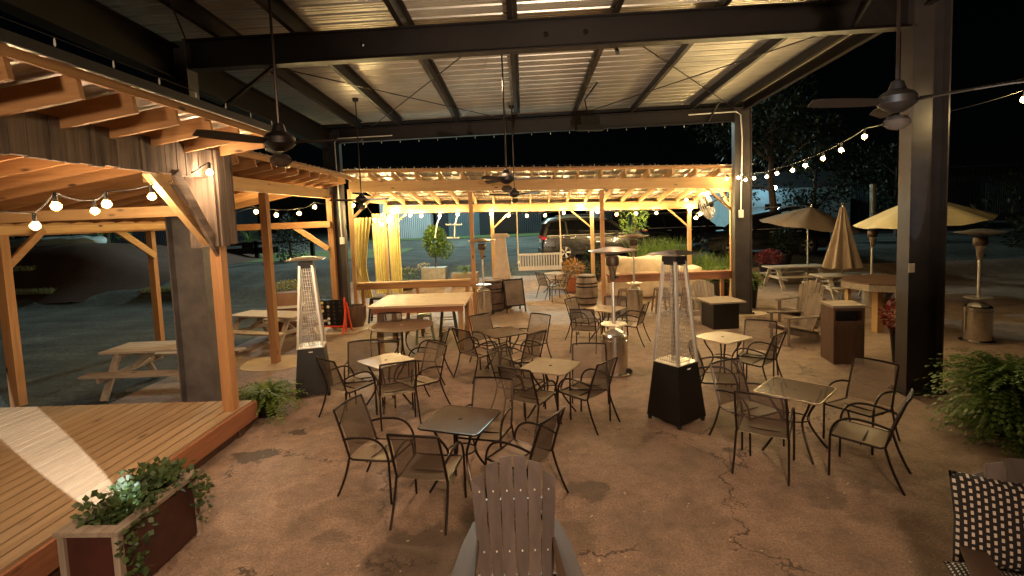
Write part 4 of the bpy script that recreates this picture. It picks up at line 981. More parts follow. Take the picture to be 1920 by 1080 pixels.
q = [(1363, 335, 14.6), (1384, 333, 13.3), (1398, 337, 12.9), (1414, 334, 12.4), (1438, 331, 11.9), (1457, 325, 11.4), (1486, 319, 10.8), (1510, 310, 10.3), (1543, 297, 9.7), (1577, 281, 9.1), (1621, 256, 8.5)]
strand('lit globe string sweeping from the right rear column up to the right front column', [pb(*a) for a in q], BULB, ((5.9, 15.0, 3.7), tuple(PY(1703, 215, 7.55))), r=.036, sag=.02)
strand('single lit globe on a wire at the right edge beyond the front column', [pb(1921, 186, 7.0)], BULB, (tuple(PY(1783, 208, 7.5)), tuple(PY(1985, 165, 6.6))), r=.04, sag=.02)
def ministrand(label, pts, grp='strands of unlit mini bulbs'):
    t = thing('mini_lights', label, 'string lights', pts[0], 0, grp)
    obj('cable', MB().tube([p + Vector((0, 0, .035)) for p in pts], .003, 4), RUBBER, t)
    for p in pts: obj('mini_bulb', MB().lathe([(.003, .03), (.006, .015), (.0075, -.012), (.002, -.026)], p, 5), MINI, t)
ministrand('unlit mini bulbs dangling under the rear steel beam of the canopy', [Vector((x, 13.63, canz(x, 13.7) - .43)) for x in [-4.6 + i * .49 for i in range(21)]])
ministrand('unlit mini bulbs along the metal roof edge of the stage shelter', [Vector((LX0 + .16, 1.5 + i * .5, lz(LX0) + .06)) for i in range(11)])
ministrand('unlit mini bulbs along the front eave of the rear pergola', [Vector((-4.6 + i * .33, 14.36, bz(14.36, -4.6 + i * .33) + .04)) for i in range(26)])
ministrand('unlit mini bulbs hanging on the front edge of the pergola beam', [Vector((-1.5 + i * .33, 14.9, bz(14.9, -1.5 + i * .33) - .17)) for i in range(12)])
# ---------------------------------------------------------------- wall fan, porch swing, hanging shelf
t = thing('wall_fan', 'round caged fan tilted under the right end of the rear pergola', 'fan', PY(1325, 386, 15.4))
M = Matrix.Rotation(.9, 4, 'Z') @ Matrix.Rotation(radians(72), 4, 'X')
m = MB()
for z, rr in ((-.09, .33), (-.05, .40), (.0, .42), (.05, .40), (.09, .33)): m.tube([Vector((rr * cos(a * pi / 12), rr * sin(a * pi / 12), z)) for a in range(25)], .010 if z == 0 else .006, 5, False)
for k in range(24):
    a = k * pi / 12; m.tube([Vector((.06 * cos(a), .06 * sin(a), -.11)), Vector((.33 * cos(a), .33 * sin(a), -.09)), Vector((.42 * cos(a), .42 * sin(a), 0)), Vector((.33 * cos(a), .33 * sin(a), .09)), Vector((.06 * cos(a), .06 * sin(a), .11))], .004, 4)
part('cage', m.xf(M), WHITE, t); part('motor', MB().lathe([(.02, -.12), (.08, -.1), (.09, .16), (.03, .2)], n=14).xf(M), BLACK, t, True)
m = MB()
for k in range(3): m.add([Matrix.Rotation(k * 2.09, 3, 'Z') @ Vector(v) for v in ((.05, -.04, -.03), (.36, -.12, -.04), (.37, .12, .04), (.05, .05, .03))], [(0, 1, 2, 3)])
part('blade', m.xf(M), GALV, t, solid=.004)
part('bracket', MB().tube([(0, 0, 0), (.2, .1, .1), (.42, -.2, .25)], .02, 6), BLACK, t)
t = thing('porch_swing', 'white slatted porch swing hanging on pale ropes from the pergola back beam', 'swing', (.52, 17.9, .7))
X0, X1, SY = -.22, 1.28, 17.9
m = MB()
for i in range(16):
    x = X0 + .07 + i * (X1 - X0 - .14) / 15; m.beam((x, SY + .02, 1.02), (x, SY - .10, 1.47), .052, .016)
obj('backrest_slats', m, WHITE, t)
obj('top_rail', MB().beam((X0, SY - .11, 1.49), (X1, SY - .11, 1.49), .03, .07), WHITE, t)
obj('lower_rail', MB().beam((X0, SY + .0, 1.0), (X1, SY + .0, 1.0), .03, .14), WHITE, t)
obj('seat', MB().box(X0, SY + .03, .93, X1, SY + .5, .965), WHITE, t)
for x in (X0, X1):
    obj('armrest', MB().beam((x, SY - .08, 1.2), (x, SY + .5, 1.22), .06, .03), WHITE, t); obj('arm_post', MB().box(x - .02, SY + .44, .95, x + .02, SY + .48, 1.2), WHITE, t)
    obj('rope', MB().tube([(x, SY + .0, 1.2), (x, SY + .35, 3.02)], .022, 6), CREAM, t)
    obj('rope', MB().tube([(x, SY + .46, 1.2), (x, SY + .37, 2.3)], .012, 6), CREAM, t)
t = thing('hanging_shelf', 'small white two board shelf hanging beside the topiary shrub', 'shelf', PY(850, 430, 18.5))
a, b = PY(836, 421, 18.5), PY(866, 421, 18.5); obj('board', MB().beam(a, b, .16, .04), WHITE, t)
a, b = PY(838, 446, 18.5), PY(861, 446, 18.5); obj('board', MB().beam(a, b, .16, .035), WHITE, t)
for x0, x1, x2 in ((826, 819, 814), (858, 853, 850)): obj('rope', MB().tube([PY(x0, 402, 18.5), PY(x1, 421, 18.5), PY(x2 + 2, 446, 18.5)], .025, 6), WHITE, t)
# ---------------------------------------------------------------- plants
def blob_leaves(m, c, rad, n, l, w, flat=0, shell=.55):
    c = Vector(c)
    for _ in range(n):
        while True:
            p = Vector((R_.uniform(-1, 1), R_.uniform(-1, 1), R_.uniform(-1, 1)))
            if p.length < 1 and p.length > R_.uniform(0, shell): break
        q = Vector((p.x * rad[0], p.y * rad[1], p.z * rad[2])); d = (p + Vector((R_.uniform(-.7, .7), R_.uniform(-.7, .7), R_.uniform(-.5, .8)))).normalized()
        m.leaf(c + q, d, (R_.uniform(-1, 1), R_.uniform(-1, 1), 1), l * R_.uniform(.6, 1.3), w * R_.uniform(.6, 1.2))
    return m
def fern(m, c, R, n, H, droop=1.0, lw=.5):
    c = Vector(c)
    for k in range(n):
        a = R_.uniform(0, 2 * pi); el = R_.uniform(.25, 1.35); L = R * R_.uniform(.65, 1.1); d = Vector((cos(a), sin(a), 0)); p = c + d * .04; pts = []
        for i in range(13):
            t_ = i / 12; pts.append(c + d * (L * t_ * cos(el * (1 - .35 * t_))) + Vector((0, 0, H * (sin(el) * t_ * 1.5 - droop * t_ * t_ * 1.05))))
        for i in range(12):
            p0, p1 = pts[i], pts[i + 1]; s = (p1 - p0); sd = s.cross(Vector((0, 0, 1))).normalized(); wl = R * .13 * lw * 2 * (1 - .75 * i / 12)
            for sg in (-1, 1):
                m.add([p0, p0 + sd * sg * wl + s * .5 + Vector((0, 0, R_.uniform(-.02, .01))), p0 + s * .75], [(0, 1, 2)])
    return m
def grassy(m, c, rx, ry, n, H, w=.012):
    for _ in range(n):
        b = Vector((c[0] + R_.uniform(-rx, rx), c[1] + R_.uniform(-ry, ry), c[2])); h = H * R_.uniform(.5, 1.1); o = Vector((R_.uniform(-.3, .3) * h, R_.uniform(-.3, .3) * h, 0)); ww = Vector((w, R_.uniform(-w, w), 0))
        m.add([b - ww, b + ww, b + o * .35 + Vector((0, 0, h * .6)) + ww * .8, b + o * .35 + Vector((0, 0, h * .6)) - ww * .8, b + o * 1.1 + Vector((0, 0, h))], [(0, 1, 2, 3), (3, 2, 4)])
    return m
# the ivy planter in the left foreground
pz = .60
q = [G(35, 1003, pz), G(219, 996, pz), G(370, 882, pz), G(238, 883, pz)]
a0 = (q[0] + (q[1] - q[0]) * 0); ux = (q[1] - q[0]); ux.z = 0
d1 = (q[2] - q[1]); d1.z = 0; dn = d1.normalized(); rzp = atan2(dn.y, dn.x) - pi / 2
L_ = d1.length; Wp = .46; ctr = q[1] + dn * L_ / 2 - Vector((dn.y, -dn.x, 0)) * (Wp / 2)
t = thing('planter_box', 'dark red planter box with pale trim and trailing ivy beside the deck', 'planter', (ctr.x, ctr.y, 0), rzp)
hl, hw = L_ / 2, Wp / 2
m = MB(); m.box(-hw + .02, -hl + .02, .03, -hw + .04, hl - .02, pz - .04); m.box(hw - .04, -hl + .02, .03, hw - .02, hl - .02, pz - .04); m.box(-hw + .04, -hl + .02, .03, hw - .04, -hl + .04, pz - .04); m.box(-hw + .04, hl - .04, .03, hw - .04, hl - .02, pz - .04)
part('side_panels', m, plain('dark_red_stain', (.045, .010, .007), .6, 0, .3, 5, .1), t)
m = MB(); m.box(-hw - .02, -hl - .02, pz - .035, hw + .02, -hl + .08, pz); m.box(-hw - .02, hl - .08, pz - .035, hw + .02, hl + .02, pz); m.box(-hw - .02, -hl + .082, pz - .034, -hw + .07, hl - .082, pz - .001); m.box(hw - .07, -hl + .082, pz - .034, hw + .02, hl - .082, pz - .001)
part('top_trim', m, GREYW['Y'], t)
for sx in (-1, 1):
    for sy in (-1, 1): part('corner_post', MB().box(sx * (hw - .045), sy * (hl - .045), .0, sx * (hw + .005), sy * (hl + .005), pz - .037), GREYW['Z'], t)
part('soil', MB().box(-hw + .045, -hl + .045, .1, hw - .045, hl - .045, pz - .09), SOIL, t)
m = MB()
for _ in range(34): blob_leaves(m, (R_.uniform(-.16, .16), R_.uniform(-hl * .72, hl * .98), pz + R_.uniform(-.03, .06)), (.14, .16, .08), 30, .062, .06)
for _ in range(16): x = hw + .05; y = R_.uniform(-hl * .95, -hl * .45) if _ < 9 else R_.uniform(hl * .8, hl * 1.02); blob_leaves(m, (x, y, pz - R_.uniform(0, .42)), (.05, .07, .09), 14, .05, .048)
part('ivy', m, IVYM, t)
# ferns
t = thing('fern', 'bushy green fern at the corner of the deck in front of the cedar post', 'plant', G(500, 778)); p = t.location
part('pot', MB().lathe([(.13, 0), (.18, .2), (.19, .22)], n=16), BLKPL, t)
part('fronds', fern(MB(), (0, 0, .22), .62, 260, .42, .85, .4), FERNM, t)
t = thing('fern', 'huge dark green fern spilling over the patio at the right edge', 'plant', (5.72, 6.12, 0)); part('pot', MB().lathe([(.2, 0), (.27, .3), (.28, .34)], n=16), BLKPL, t)
part('fronds', fern(fern(fern(MB(), (0, 0, .45), .95, 520, .72, .8, .3), (.3, -.15, .25), .95, 380, .5, .9, .3), (-.1, -.1, .15), .8, 260, .35, .9, .3), leafm('fern_dark_green', (.05, .115, .02), (.17, .27, .05)), t)
# pots and bushes along the back edge
def potted(name, label, px, Y, zb, potr, poth, potm, fol, sq_=False, cat='plant', drop=0):
    p = PY(*px, Y); t = thing(name, label, cat, (p.x, Y, zb))
    if sq_: part('planter', MB().cbox((0, 0, poth / 2), (potr * 2, potr * 1.3, poth)), potm, t)
    elif potm: part('pot', MB().lathe([(potr * .7, 0), (potr * .95, poth * .9), (potr, poth * .9), (potr, poth), (potr * .9, poth), (potr * .85, poth * .92)], n=18), potm, t, True)
    for nm, m, mat in fol: part(nm, m, mat, t)
    return t
potted('topiary_shrub', 'tall leafy topiary shrub in a metal box planter left of the shelf', (815, 515), 19.8, gz(0, 19.8), .46, .62, GALV, [
    ('trunk', MB().tube([(.05, 0, .6), (.08, 0, .9), (.05, 0, 1.3)], .03, 6), BARK), ('crown', blob_leaves(blob_leaves(blob_leaves(MB(), (.08, 0, 1.6), (.45, .40, .55), 1700, .11, .065), (.42, 0, 1.3), (.32, .3, .35), 500, .1, .06), (.02, 0, 1.95), (.30, .28, .26), 500, .1, .06), LEAF),
    ('flowers', blob_leaves(MB(), (-.4, 0, .68), (.25, .2, .1), 120, .06, .05), WFLOW)], True)
potted('flowering_bush', 'low bush dotted with pale flowers behind the bar rail', (765, 525), 19.5, gz(0, 19.5), .3, .2, BLKPL, [('foliage', blob_leaves(MB(), (0, 0, .45), (.45, .3, .28), 700, .07, .03), LEAF), ('flowers', blob_leaves(MB(), (-.05, 0, .66), (.5, .3, .14), 120, .06, .045), WFLOW)])
potted('potted_grass', 'green spiky plant in a low planter behind the bar rail end', (872, 515), 19.7, gz(0, 19.7), .5, .42, GREYW['X'], [('blades', fern(MB(), (0, 0, .45), .55, 90, .4, .8, .25), FERNM)], True)
potted('terracotta_pot', 'orange terracotta pot with a thin plant beside the covered heater', (948, 530), 17.6, .0, .27, .62, TERRA, [('foliage', blob_leaves(MB(), (0, 0, .85), (.25, .25, .3), 250, .08, .02), DARKLEAF)])
potted('ochre_plant', 'ochre leaved plant in a terracotta box below the right end of the swing', (1075, 525), 18.5, .05, .22, .5, TERRA, [('foliage', blob_leaves(MB(), (0, 0, .8), (.38, .3, .36), 420, .13, .05), OLEAF)], True)
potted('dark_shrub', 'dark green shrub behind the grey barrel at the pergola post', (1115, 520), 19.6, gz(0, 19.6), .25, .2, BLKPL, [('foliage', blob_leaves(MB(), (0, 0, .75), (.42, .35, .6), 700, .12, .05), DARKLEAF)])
c = PY(1250, 490, 19.6); t = thing('reed_grass', 'tall reed grass behind the covered sofa', 'plant', (c.x, 19.6, gz(0, 19.6)))
part('blades', grassy(grassy(MB(), (-.3, 0, 0), .9, .35, 900, 1.5), (1.2, 0, 0), .5, .3, 240, 1.0), FERNM, t)
c = PY(1190, 412, 18.75); t = thing('climbing_vine', 'yellow green vine hanging from the pergola back beam', 'plant', (c.x, 18.75, 2.2))
m = MB()
for i in range(26): blob_leaves(m, (R_.uniform(-.5, .5), R_.uniform(-.1, .15), R_.uniform(-.1, .75)), (.14, .1, .12), 22, .09, .05)
part('leaves', m, FERNM, t); part('stem', MB().tube([(-.1, 0, -2.0), (.05, .02, -.6), (0, 0, .8)], .02, 5), BARK, t)
potted('fern', 'bright fern left of the right rear steel column', (1352, 520), 15.9, .0, .28, .62, BLKPL, [('fronds', fern(MB(), (0, 0, .75), .62, 120, .55, .9), FERNM), ('blades', grassy(MB(), (0, .3, .5), .45, .2, 160, .95), FERNM)])
potted('fern', 'yellow green fern in a pot right of the right rear steel column', (1405, 540), 14.6, .0, .25, .75, BLKPL, [('fronds', fern(MB(), (0, 0, .82), .55, 110, .45, 1.1), FERNM)])
potted('red_mum', 'round dark red flowering mum behind the farthest right picnic table', (1441, 500), 19.4, gz(0, 19.4), .35, .5, BLKPL, [('flowers', blob_leaves(MB(), (0, 0, .7), (.5, .4, .36), 900, .06, .05), RLEAF)])
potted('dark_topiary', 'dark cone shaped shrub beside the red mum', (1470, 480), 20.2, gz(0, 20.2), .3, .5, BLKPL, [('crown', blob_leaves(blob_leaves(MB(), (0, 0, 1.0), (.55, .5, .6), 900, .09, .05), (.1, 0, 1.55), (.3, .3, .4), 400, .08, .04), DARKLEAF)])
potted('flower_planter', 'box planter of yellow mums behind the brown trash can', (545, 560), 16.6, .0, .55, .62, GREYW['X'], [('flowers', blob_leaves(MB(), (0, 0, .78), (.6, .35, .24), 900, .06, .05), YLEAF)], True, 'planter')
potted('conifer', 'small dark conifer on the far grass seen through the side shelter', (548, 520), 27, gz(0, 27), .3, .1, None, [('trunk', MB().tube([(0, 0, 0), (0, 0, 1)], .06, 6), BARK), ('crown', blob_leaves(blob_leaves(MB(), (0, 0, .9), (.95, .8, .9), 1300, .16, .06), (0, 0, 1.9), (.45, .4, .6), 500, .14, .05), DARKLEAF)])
potted('yard_planter', 'black square pot with a spiky plant far beyond the side shelter', (470, 490), 31, gz(0, 31), .35, .9, BLKPL, [('blades', fern(MB(), (0, 0, .9), .9, 50, .9, .6, .2), FERNM)], True)
potted('dark_pot_plant', 'plant with dark reddish leaves in a tall black pot beside the right front column', (1692, 690), 8.9, 0, .2, .62, BLKPL, [('foliage', blob_leaves(MB(), (0, 0, .85), (.3, .3, .3), 300, .1, .07), RLEAF)])
t = thing('low_fence', 'low dark rail fence far across the lot on the left', 'fence', (-18, 30, gz(0, 30)))
part('rail', MB().beam((-4.5, 0, .75), (6, 0, .9), .2, .16), BLACK, t); part('rail', MB().beam((-4.5, 0, .35), (3.6, 0, .45), .2, .35), BLACK, t)
for x in (-4, -1, 2.2, 5.5): part('post', MB().box(x, -.1, 0, x + .2, .1, 1.0), BLACK, t)
# covered sofa
def lump(m, c, s, n=16, e=.28, seed=0):
    rr = random.Random(seed); rows = []
    ph = [rr.uniform(0, 6) for _ in range(6)]
    for i in range(n + 1):
        v = -pi / 2 + pi * i / n; row = []
        for j in range(2 * n + 1):
            u = 2 * pi * j / (2 * n)
            def sp(x): return math.copysign(abs(x) ** e, x)
            p = Vector((sp(cos(v)) * sp(cos(u)) * s[0], sp(cos(v)) * sp(sin(u)) * s[1], sp(sin(v)) * s[2]))
            w = .05 * sin(p.x * 5 + ph[0]) * cos(p.y * 6 + ph[1]) + .03 * sin(p.x * 13 + ph[2] + p.z * 5)
            row.append(Vector(c) + p + Vector((0, w * .5, w)) * (1 if p.z > -s[2] * .5 else 0))
        rows.append(row)
    return m.sheet(rows)
t = thing('covered_sofa', 'sofa under a baggy beige cover behind the right bar rail', 'sofa', (3.8, 17.3, 0)); part('cover', lump(lump(MB(), (0, .2, .66), (1.15, .4, .64), seed=2), (.1, -.25, .42), (1.1, .35, .40), seed=5), CREAM, t, True)
t = thing('covered_armchair', 'armchair under a beige cover behind the red bar rail, right of the sofa', 'armchair', (5.4, 17.2, 0)); part('cover', lump(MB(), (0, 0, .48), (.45, .4, .46), seed=3), CREAM, t, True)
# ---------------------------------------------------------------- signs and small things
t = thing('a_frame_sign', 'black sandwich board sign with a faded chalk panel beside the dark barrel', 'sign', G(963, 585) + Vector((0, .15, 0)), .35)
for s in (-1, 1):
    m = MB(); d = s * .26
    for x in (-.29, .29): m.beam((x, d * 1.0, 0), (x, .01 * s, .98), .03, .04, (1, 0, 0))
    m.beam((-.27, d * .80, .2), (.27, d * .80, .2), .03, .04); m.beam((-.27, .02 * s, .95), (.27, .02 * s, .95), .03, .04)
    part('frame', m, BLACK, t)
    part('panel', MB().add([(-.275, d * .8, .2), (.275, d * .8, .2), (.275, .025 * s, .93), (-.275, .025 * s, .93)], [(0, 1, 2, 3)]), plain('chalk_panel', (.16, .12, .09), .7, 0, .35, 3, .05) if s < 0 else BLKPL, t, solid=.008)
c = G(627, 624); t = thing('giant_disc_game', 'giant four in a row game with a black board and an orange red stand', 'game', (c.x, c.y, 0), -.12)
part('board', MB().box(-.36, -.03, .2, .30, .03, .86), BLKPL, t)
cols = [(CREAM, (0, 1, 2), 0), (WHITE, (1, 4, 5), 1)]
for ci in range(4):
    for ri in range(6):
        m = MB(); mat = GALV
        if ci == 0: mat = TERRA if ri == 1 else (YFAB if ri < 3 else COLM)
        if ci == 1: mat = WHITE if ri in (1, 4, 5) else COLM
        if ci >= 2: mat = COLM
        if ci == 3 and ri > 2: continue
        part('disc', MB().tube([(-.27 + ci * .16, -.031, .79 - ri * .105), (-.27 + ci * .16, -.036, .79 - ri * .105)], .040 if ci < 2 else .028, 10), mat, t)
for a, b in (((.33, .0, .92), (.33, -.0, 0.03)), ((.36, .03, .78), (.36, .26, 0.0)), ((.36, -.03, .6), (.36, -.24, 0.0)), ((-.385, 0, .88), (-.385, 0, .03))): part('stand_leg', MB().beam(a, b, .034, .04), REDP, t)
part('stand_rail', MB().beam((-.36, 0, .17), (.31, 0, .17), .045, .04), REDP, t)
c = G(545, 625); t = thing('trash_can', 'brown flip lid trash can with a liner beside the left pyramid heater', 'trash bin', (c.x, c.y, 0), .25)
part('body', MB().add([(-.26, -.22, 0), (.26, -.22, 0), (.26, .22, 0), (-.26, .22, 0), (-.33, -.28, .72), (.33, -.28, .72), (.33, .28, .72), (-.33, .28, .72)], [(a, (a + 1) % 4, (a + 1) % 4 + 4, a + 4) for a in range(4)] + [(4, 5, 6, 7)]), plain('brown_plastic', (.14, .06, .03), .5, 0, .2, 5, .05), t)
part('liner', MB().cbox((0, 0, .735), (.70, .60, .06)), WHITE, t)
part('lid', MB().add([(-.32, -.27, .77), (.32, -.27, .77), (.32, .27, .77), (-.32, .27, .77), (-.26, -.12, 1.08), (.26, -.12, 1.08), (.26, .2, 1.08), (-.26, .2, 1.08)], [(a, (a + 1) % 4, (a + 1) % 4 + 4, a + 4) for a in range(4)] + [(4, 5, 6, 7)]), bpy.data.materials['brown_plastic'], t)
c = G(668, 612); t = tag(obj('wicker_basket', MB().lathe([(.2, .01), (.27, .2), (.29, .5), (.27, .58), (.24, .58), (.22, .3)], (c.x, c.y, 0), 20), DARKW['Z'], smooth=True), 'brown wicker basket behind the disc game at the foot of the left rear column', 'basket')
FOOT = plain('pale_concrete', (.50, .40, .28), .85, 0, .12, 4, .15)
for i, (c, r) in enumerate(((Vector((-5.0, 13.6, 0)), .95), (Vector((-5.15, 10.3, 0)), .75), (Vector((5.86, 13.75, 0)), .5))):
    m = MB(); n = 20; pp = [(c.x + r * (1 + .1 * sin(3 * a * 2 * pi / n + i)) * cos(a * 2 * pi / n), c.y + r * .8 * sin(a * 2 * pi / n)) for a in range(n)]; m.prism(pp, .0025, .012 + .001 * i); struct('footing_pad', m, FOOT)
# umbrellas
def umbrella(label, c, R, zr, za, mat, tilt=0, n=8, pole0=0, rz=0, tx=0):
    t = thing('patio_umbrella', label, 'umbrella', (c[0], c[1], pole0), rz, 'market umbrellas')
    T = Matrix.Translation((0, 0, zr)) @ Matrix.Rotation(tilt, 4, 'Y') @ Matrix.Rotation(tx, 4, 'X') @ Matrix.Translation((0, 0, -zr))
    rows = []
    for i in range(7):
        k = i / 6; r = R * k; row = []
        for j in range(n * 4 + 1):
            a = 2 * pi * j / (n * 4); f = abs((j % 4) - 2) / 2; rr = r * (cos(pi / n) + (1 - cos(pi / n)) * f ** 1.3); z = za - (za - zr) * (k ** 1.15) - .05 * (1 - f) * k
            row.append(T @ Vector((rr * cos(a), rr * sin(a), z)))
        rows.append(row)
    part('canopy', MB().sheet(rows), mat, t, True)
    part('pole', MB().tube([(0, 0, 0), (0, 0, zr), T @ Vector((0, 0, za + .08))], .022, 8), GALV, t)
    for j in range(n): a = 2 * pi * j / n; part('rib', MB().tube([T @ Vector((0, 0, za - .05)), T @ Vector((R * .97 * cos(a), R * .97 * sin(a), zr + .0))], .008, 4), BLACK, t)
    return t
umbrella('big open umbrella glowing yellow behind the right front column', (9.2, 12.2), 1.34, 2.36, 2.90, YFAB2 if 'YFAB2' in globals() else plain('umbrella_yellow', (.62, .52, .30), .85, 0, .1, 3, .1), tilt=-.09, rz=.3)
umbrella('open brown umbrella over the farthest picnic table', (9.75, 18.0), 1.55, 2.12, 2.76, FABRIC, tilt=.10, pole0=0, rz=.2, tx=.12)
t = thing('folded_umbrella', 'closed tan umbrella hanging in folds over the right picnic table', 'umbrella', (9.35, 15.4, 0))
rows = []
for i in range(12):
    k = i / 11; z = 2.72 - 1.78 * k; r = .07 + .42 * k ** 1.15
    rows.append([Vector(((r + .16 * r * cos(8 * a * 2 * pi / 64)) * cos(a * 2 * pi / 64), (r * .8 + .16 * r * cos(8 * a * 2 * pi / 64)) * sin(a * 2 * pi / 64), z + .03 * cos(8 * a * 2 * pi / 64) * k)) for a in range(65)])
part('canopy', MB().sheet(rows), FABRIC, t, True); part('pole', MB().tube([(0, 0, 0), (0, 0, 2.8)], .022, 8), GALV, t); part('finial', MB().sph((0, 0, 2.82), .05, 8, 5), DARKW['Z'], t)
# ---------------------------------------------------------------- vehicles
def paint(name, c, r=.25): return plain(name, c, r, .3, .06, 3, 0, 1.0)
def suv(label, x, y, zb, rz, mat, L=4.85, W=1.92, H=1.74, grp='parked cars'):
    t = thing('parked_suv', label, 'car', (x, y, zb), rz, grp)
    # lower body: profile along X (front at +X)
    low = [(0.0, .42), (.02, .80), (.10, .98), (.20, 1.06), (3.55, 1.06), (3.95, 1.02), (4.55, .90), (4.78, .76), (4.85, .50), (4.80, .30), (4.35, .24), (0.18, .24)]
    m = MB(); n = len(low); ws = [(-1, .93, .02), (-.985, .985, 0), (-.93, 1, 0), (.93, 1, 0), (.985, .985, 0), (1, .93, .02)]
    vs = []
    for w, k, dz in ws:
        for px, pz_ in low: vs.append(((px - L / 2) * k, w * W / 2 - (.05 * max(0, (abs(pz_ - .7) - .15)) * (1 if w > 0 else -1)), .62 + (pz_ - .62) * k))
    f = [tuple(range(n))[::-1], tuple(range(5 * n, 6 * n))] + [(a * n + i, a * n + (i + 1) % n, (a + 1) * n + (i + 1) % n, (a + 1) * n + i) for a in range(5) for i in range(n)]
    body = part('body', m.add(vs, f), mat, t, True)
    roof = [(.12, 1.60), (.30, 1.70), (1.3, H), (2.3, 1.71), (2.85, 1.62)]
    g0 = [(.12, 1.05), (.34, 1.62), (2.82, 1.62), (3.62, 1.05)]
    vs = []
    for s in (-1, 1):
        for (a, z) in g0: vs.append((a - L / 2, s * (W / 2 - .06 - (z - 1.05) * .26), z))
    part('windows', MB().add(vs, [(0, 1, 2, 3), (4, 7, 6, 5), (0, 4, 5, 1), (2, 6, 7, 3), (1, 5, 6, 2), (0, 3, 7, 4)]), CGLASS, t)
    vs = []
    for s, k in ((-1, 0), (-.86, .05), (.86, .05), (1, 0)):
        for (a, z) in roof: vs.append((a - L / 2, s * (W / 2 - .19), z + (k if z > 1.61 else k * .6) - .03))
    m = MB().add(vs, [(a * 5 + i, a * 5 + i + 1, (a + 1) * 5 + i + 1, (a + 1) * 5 + i) for a in range(3) for i in range(4)])
    part('roof', m, mat, t, True, solid=.05)
    for s in (-1, 1):
        for a, b in (((.10, 1.05), (.30, 1.63)), ((1.05, 1.06), (1.0, 1.63)), ((2.15, 1.06), (2.05, 1.64)), ((3.58, 1.05), (2.82, 1.64))):
            part('pillar', MB().beam((a[0] - L / 2, s * (W / 2 - .058), a[1]), (b[0] - L / 2, s * (W / 2 - .062 - (b[1] - 1.05) * .245), b[1]), .025, .07 if a[0] > 1 and a[0] < 3 else .13, (1, 0, 0)), mat if a[0] < .5 or a[0] > 3 else BLKPL, t)
        part('roof_rail', MB().tube([(.7 - L / 2, s * .66, H + .0), (.9 - L / 2, s * .66, H + .05), (2.3 - L / 2, s * .66, H + .04), (2.5 - L / 2, s * .66, H - .01)], .016, 5), ALU, t)
        part('sill_trim', MB().beam((1.25 - L / 2, s * (W / 2 + .0), .33), (3.35 - L / 2, s * (W / 2 + .0), .33), .02, .12), BLKPL, t)
        part('window_trim', MB().beam((.2 - L / 2, s * (W / 2 - .035), 1.07), (3.5 - L / 2, s * (W / 2 - .035), 1.07), .012, .02), ALU, t)
        part('taillight', MB().box(-.015 - L / 2 + .02, s * (W / 2 - .38), .93, .16 - L / 2, s * (W / 2 + .004), 1.03), TAIL, t)
        part('door_handle', MB().box(1.15 - L / 2, s * (W / 2 - .01), .93, 1.33 - L / 2, s * (W / 2 + .025), .96), ALU, t)
        part('door_handle', MB().box(2.2 - L / 2, s * (W / 2 - .01), .93, 2.38 - L / 2, s * (W / 2 + .025), .96), ALU, t)
        part('mirror', MB().cbox((3.05 - L / 2, s * (W / 2 + .09), 1.12), (.14, .2, .13)), mat, t)
        for wx in (.93, 3.88):
            c_ = Vector((wx - L / 2, s * (W / 2 - .10), .37))
            M = Matrix.Translation(c_) @ Matrix.Rotation(radians(90), 4, 'X')
            wh = part('wheel', MB().lathe([(.23, -.11), (.34, -.11), (.37, -.08), (.37, .08), (.34, .11), (.23, .11)], n=28, cap=False).xf(M), RUBBER, t, True)
            part('wheel_arch', MB().lathe([(.39, -.10), (.44, -.10), (.44, .105), (.39, .105)], n=24, cap=False).xf(M), BLKPL, t, True)
            part('hub_back', MB().lathe([(.02, -.02), (.24, -.02), (.24, .02)], n=20).xf(M), BLACK, wh)
            m = MB()
            for k in range(5):
                a = 2 * pi * k / 5
                for o in (-.13, .13): m.beam((.04 * cos(a), .04 * sin(a), -s * .085), (.235 * cos(a + o), .235 * sin(a + o), -s * .10), .035, .02, (0, 0, 1))
            m.lathe([(.225, -s * .105), (.245, -s * .105), (.245, -s * .085)], n=24, cap=False)
            part('rim', m.xf(M), ALU, wh)
    part('bumper', MB().box(-.03 - L / 2, -W / 2 + .1, .30, .03 - L / 2, W / 2 - .1, .52), BLKPL, t)
    part('number_plate', MB().box(-.02 - L / 2, -.2, .78, .012 - L / 2, .2, .9), WHITE, t)
    return t
TAIL = plain('taillight_red', (.6, .02, .02), .15, 0, .05, 5, 0)
suv('dark grey suv parked beyond the porch swing, chrome strip along its windows', 3.12, 22.4, gz(0, 22.4), .06, paint('grey_car_paint', (.024, .021, .022)))
suv('white suv parked behind the dark grey suv, only its rear showing', 3.35, 25.6, gz(0, 25) + .05, .03, paint('white_car_paint', (.62, .74, .76)), H=1.8)
suv('black suv on the right behind the potted mum and brown umbrella', 9.9, 22.0, gz(0, 22), pi - .05, paint('black_car_paint', (.008, .008, .009), .15), H=1.9)
suv('black car parked behind the reeds at the right end of the pergola', 8.2, 26.5, gz(0, 26.5), .1, bpy.data.materials['black_car_paint'])
